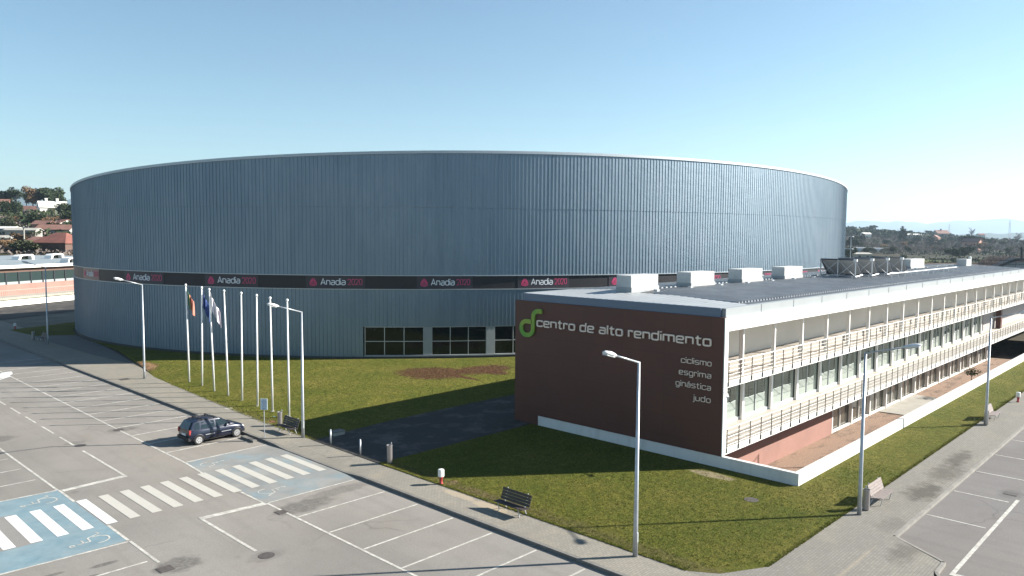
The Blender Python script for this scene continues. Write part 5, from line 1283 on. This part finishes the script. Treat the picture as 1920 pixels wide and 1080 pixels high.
tree('ev', 1592, 488, 400, 7, 'dark tree tucked beside the arena edge', wide=1.4); tree('ev', 1600, 470, 620, 12, 'evergreen right beside the arena at mid distance', wide=1.5); tree('ev', 1742, 462, 760, 9, 'evergreen left of the small pink house', wide=1.2); tree('ev', 1765, 464, 740, 9, 'evergreen right of the small pink house', wide=1.3); tree('ev', 1694, 487, 430, 3, 'low dark bush by the green field', wide=1.8)
for (kd, n, y0, y1, d0, d1, hh) in (('bare', 46, 462, 478, 520, 760, 7), ('bare', 34, 452, 462, 700, 900, 8), ('ev', 16, 455, 468, 650, 850, 7), ('ol', 12, 470, 480, 460, 560, 4.5), ('rust', 8, 458, 474, 560, 800, 6)):
    for i in range(n):
        px = 1588 + (1922 - 1588) * (i + trnd.random()) / n; t = trnd.random(); py = y0 + (y1 - y0) * t
        tree(kd, px, py, d1 + (d0 - d1) * t, hh * trnd.uniform(.7, 1.2), {'bare': 'bare grey brown tree in the fields beyond the roof', 'ev': 'dark evergreen in the fields beyond the roof', 'ol': 'olive green bush in the fields beyond the roof', 'rust': 'rusty brown tree in the fields beyond the roof'}[kd], {'bare': 'bare trees in the fields', 'ev': 'evergreens in the fields', 'ol': 'bushes in the fields', 'rust': 'autumn trees in the fields'}[kd], 1.5)
# uncountable woods: leaf and twig masses rising from the ground behind the single trees
def wood(name, m, label, n, x0, x1, d0, d1, h0, h1, sz, tall, seed, keep=None):
    rnd = random.Random(seed); mb = MB()
    for _ in range(n):
        px = rnd.uniform(x0, x1); dep = rnd.uniform(d0, d1)
        p = at(px, 500, dep); p.z = terr(p.x, p.y)
        if keep and not keep(px, dep): continue
        cl = .5 + .5 * math.sin(p.x * .11) * math.sin(p.y * .13 + 1) + .25 * math.sin(p.x * .31 + p.y * .27)
        h = (h0 + (h1 - h0) * max(0, cl)) * rnd.uniform(.7, 1.1)
        for _k in range(3):
            z = h * rnd.random() ** .6; s_ = sz * rnd.uniform(.6, 1.4); q = p + Vector((rnd.gauss(0, 1.5), rnd.gauss(0, 1.5), z))
            a = Vector((rnd.gauss(0, 1), rnd.gauss(0, 1), rnd.gauss(0, 1))).normalized(); b = a.cross(Vector((rnd.gauss(0, 1), rnd.gauss(0, 1), rnd.gauss(0, .3)))).normalized()
            if tall: b = Vector((rnd.gauss(0, .3), rnd.gauss(0, .3), 1)).normalized() * tall
            mb.quad(q - a * s_ - b * s_, q + a * s_ - b * s_, q + a * s_ * .5 + b * s_, q - a * s_ * .5 + b * s_)
    tag(mb.build(name, m), label, 'woodland', kind='stuff')
wood('far_woodland', L_EV, 'dark evergreen mass filling the far tree line beyond the arena', 7000, 1575, 1945, 930, 1280, 5, 10, 1.0, 0, 31)
wood('brown_woodland', L_BR, 'grey brown bare wood covering the middle distance', 15000, 1575, 1945, 545, 930, 2.5, 6.0, .16, 1.9, 32)
wood('hedgerow', L_OL, 'low olive hedges between the fields', 2600, 1575, 1945, 400, 900, 1, 4, .55, 0, 33, lambda px, dep: math.sin(dep * .05 + px * .01) > .55)
wood('dry_brush', L_BR, 'dry ochre brush covering the left slope', 2600, -60, 150, 245, 470, .4, 1.8, .4, 0, 34)
wood('slope_bushes', L_EV, 'dark bushes covering the left slope', 1800, -60, 150, 300, 520, 1, 3.2, .6, 0, 35, lambda px, dep: math.sin(dep * .06 + px * .07) > .1)
# brown scrub: uncountable
srnd = random.Random(5); mb = MB()
for _ in range(16000):
    t = srnd.random(); px = 1740 + 200 * srnd.random() ** .8; dep = 200 + 230 * t
    if px < 1838 and dep > 260: continue
    if px < 1800 and srnd.random() < .5: continue
    p = at(px, 500, dep); p.z = -.2; h = srnd.uniform(1.5, 4.2) * (1.25 if px > 1850 else .75)
    for _k in range(2):
        a = Vector((srnd.gauss(0, .35), srnd.gauss(0, .35), 1)).normalized() * h; w = Vector((srnd.gauss(0, 1), srnd.gauss(0, 1), 0)).normalized() * .07
        mb.quad(p - w, p + w, p + a + w * .4, p + a - w * .4)
tag(mb.build('scrub', mat('scrub_twigs', (.12, .075, .055), .9, noise=(.05, .35))), 'reddish brown bare scrub filling the fields beyond the far roof end', 'scrub', kind='stuff')
# young tree in the court
yt = empty('young_tree', (84.5, 18.3, -2.5), 'young staked tree in the gravel court by the white wall', 'tree')
mb = MB(); mb.tube([(0, 0, 0), (.05, 0, 1.6), (0, .05, 2.6)], [.05, .04, .02], 6); mb.build('trunk', M_BARK, yt)
lc = leafcloud(random.Random(3), [(0, 0, 2.6, .9, .35), (.5, .2, 2.4, .5, .3), (-.5, -.1, 2.5, .5, .3)], 260, .09, .3); lc.build('crown', L_OL, yt)

# ---------------------------------------------------------------- haze
HZ = MB(); HZ.box(-16000, 16000, -16000, 16000, -6.0, 520)
hm = bpy.data.materials.new('haze_air'); hm.use_nodes = True; hn = hm.node_tree.nodes; hn.clear()
vo = hn.new('ShaderNodeVolumePrincipled'); vo.inputs['Color'].default_value = (.64, .83, 1, 1); vo.inputs['Density'].default_value = 1.0e-4; vo.inputs['Anisotropy'].default_value = .3
ho = hn.new('ShaderNodeOutputMaterial'); hm.node_tree.links.new(vo.outputs[0], ho.inputs['Volume'])
tag(HZ.build('haze', hm), kind='stuff')
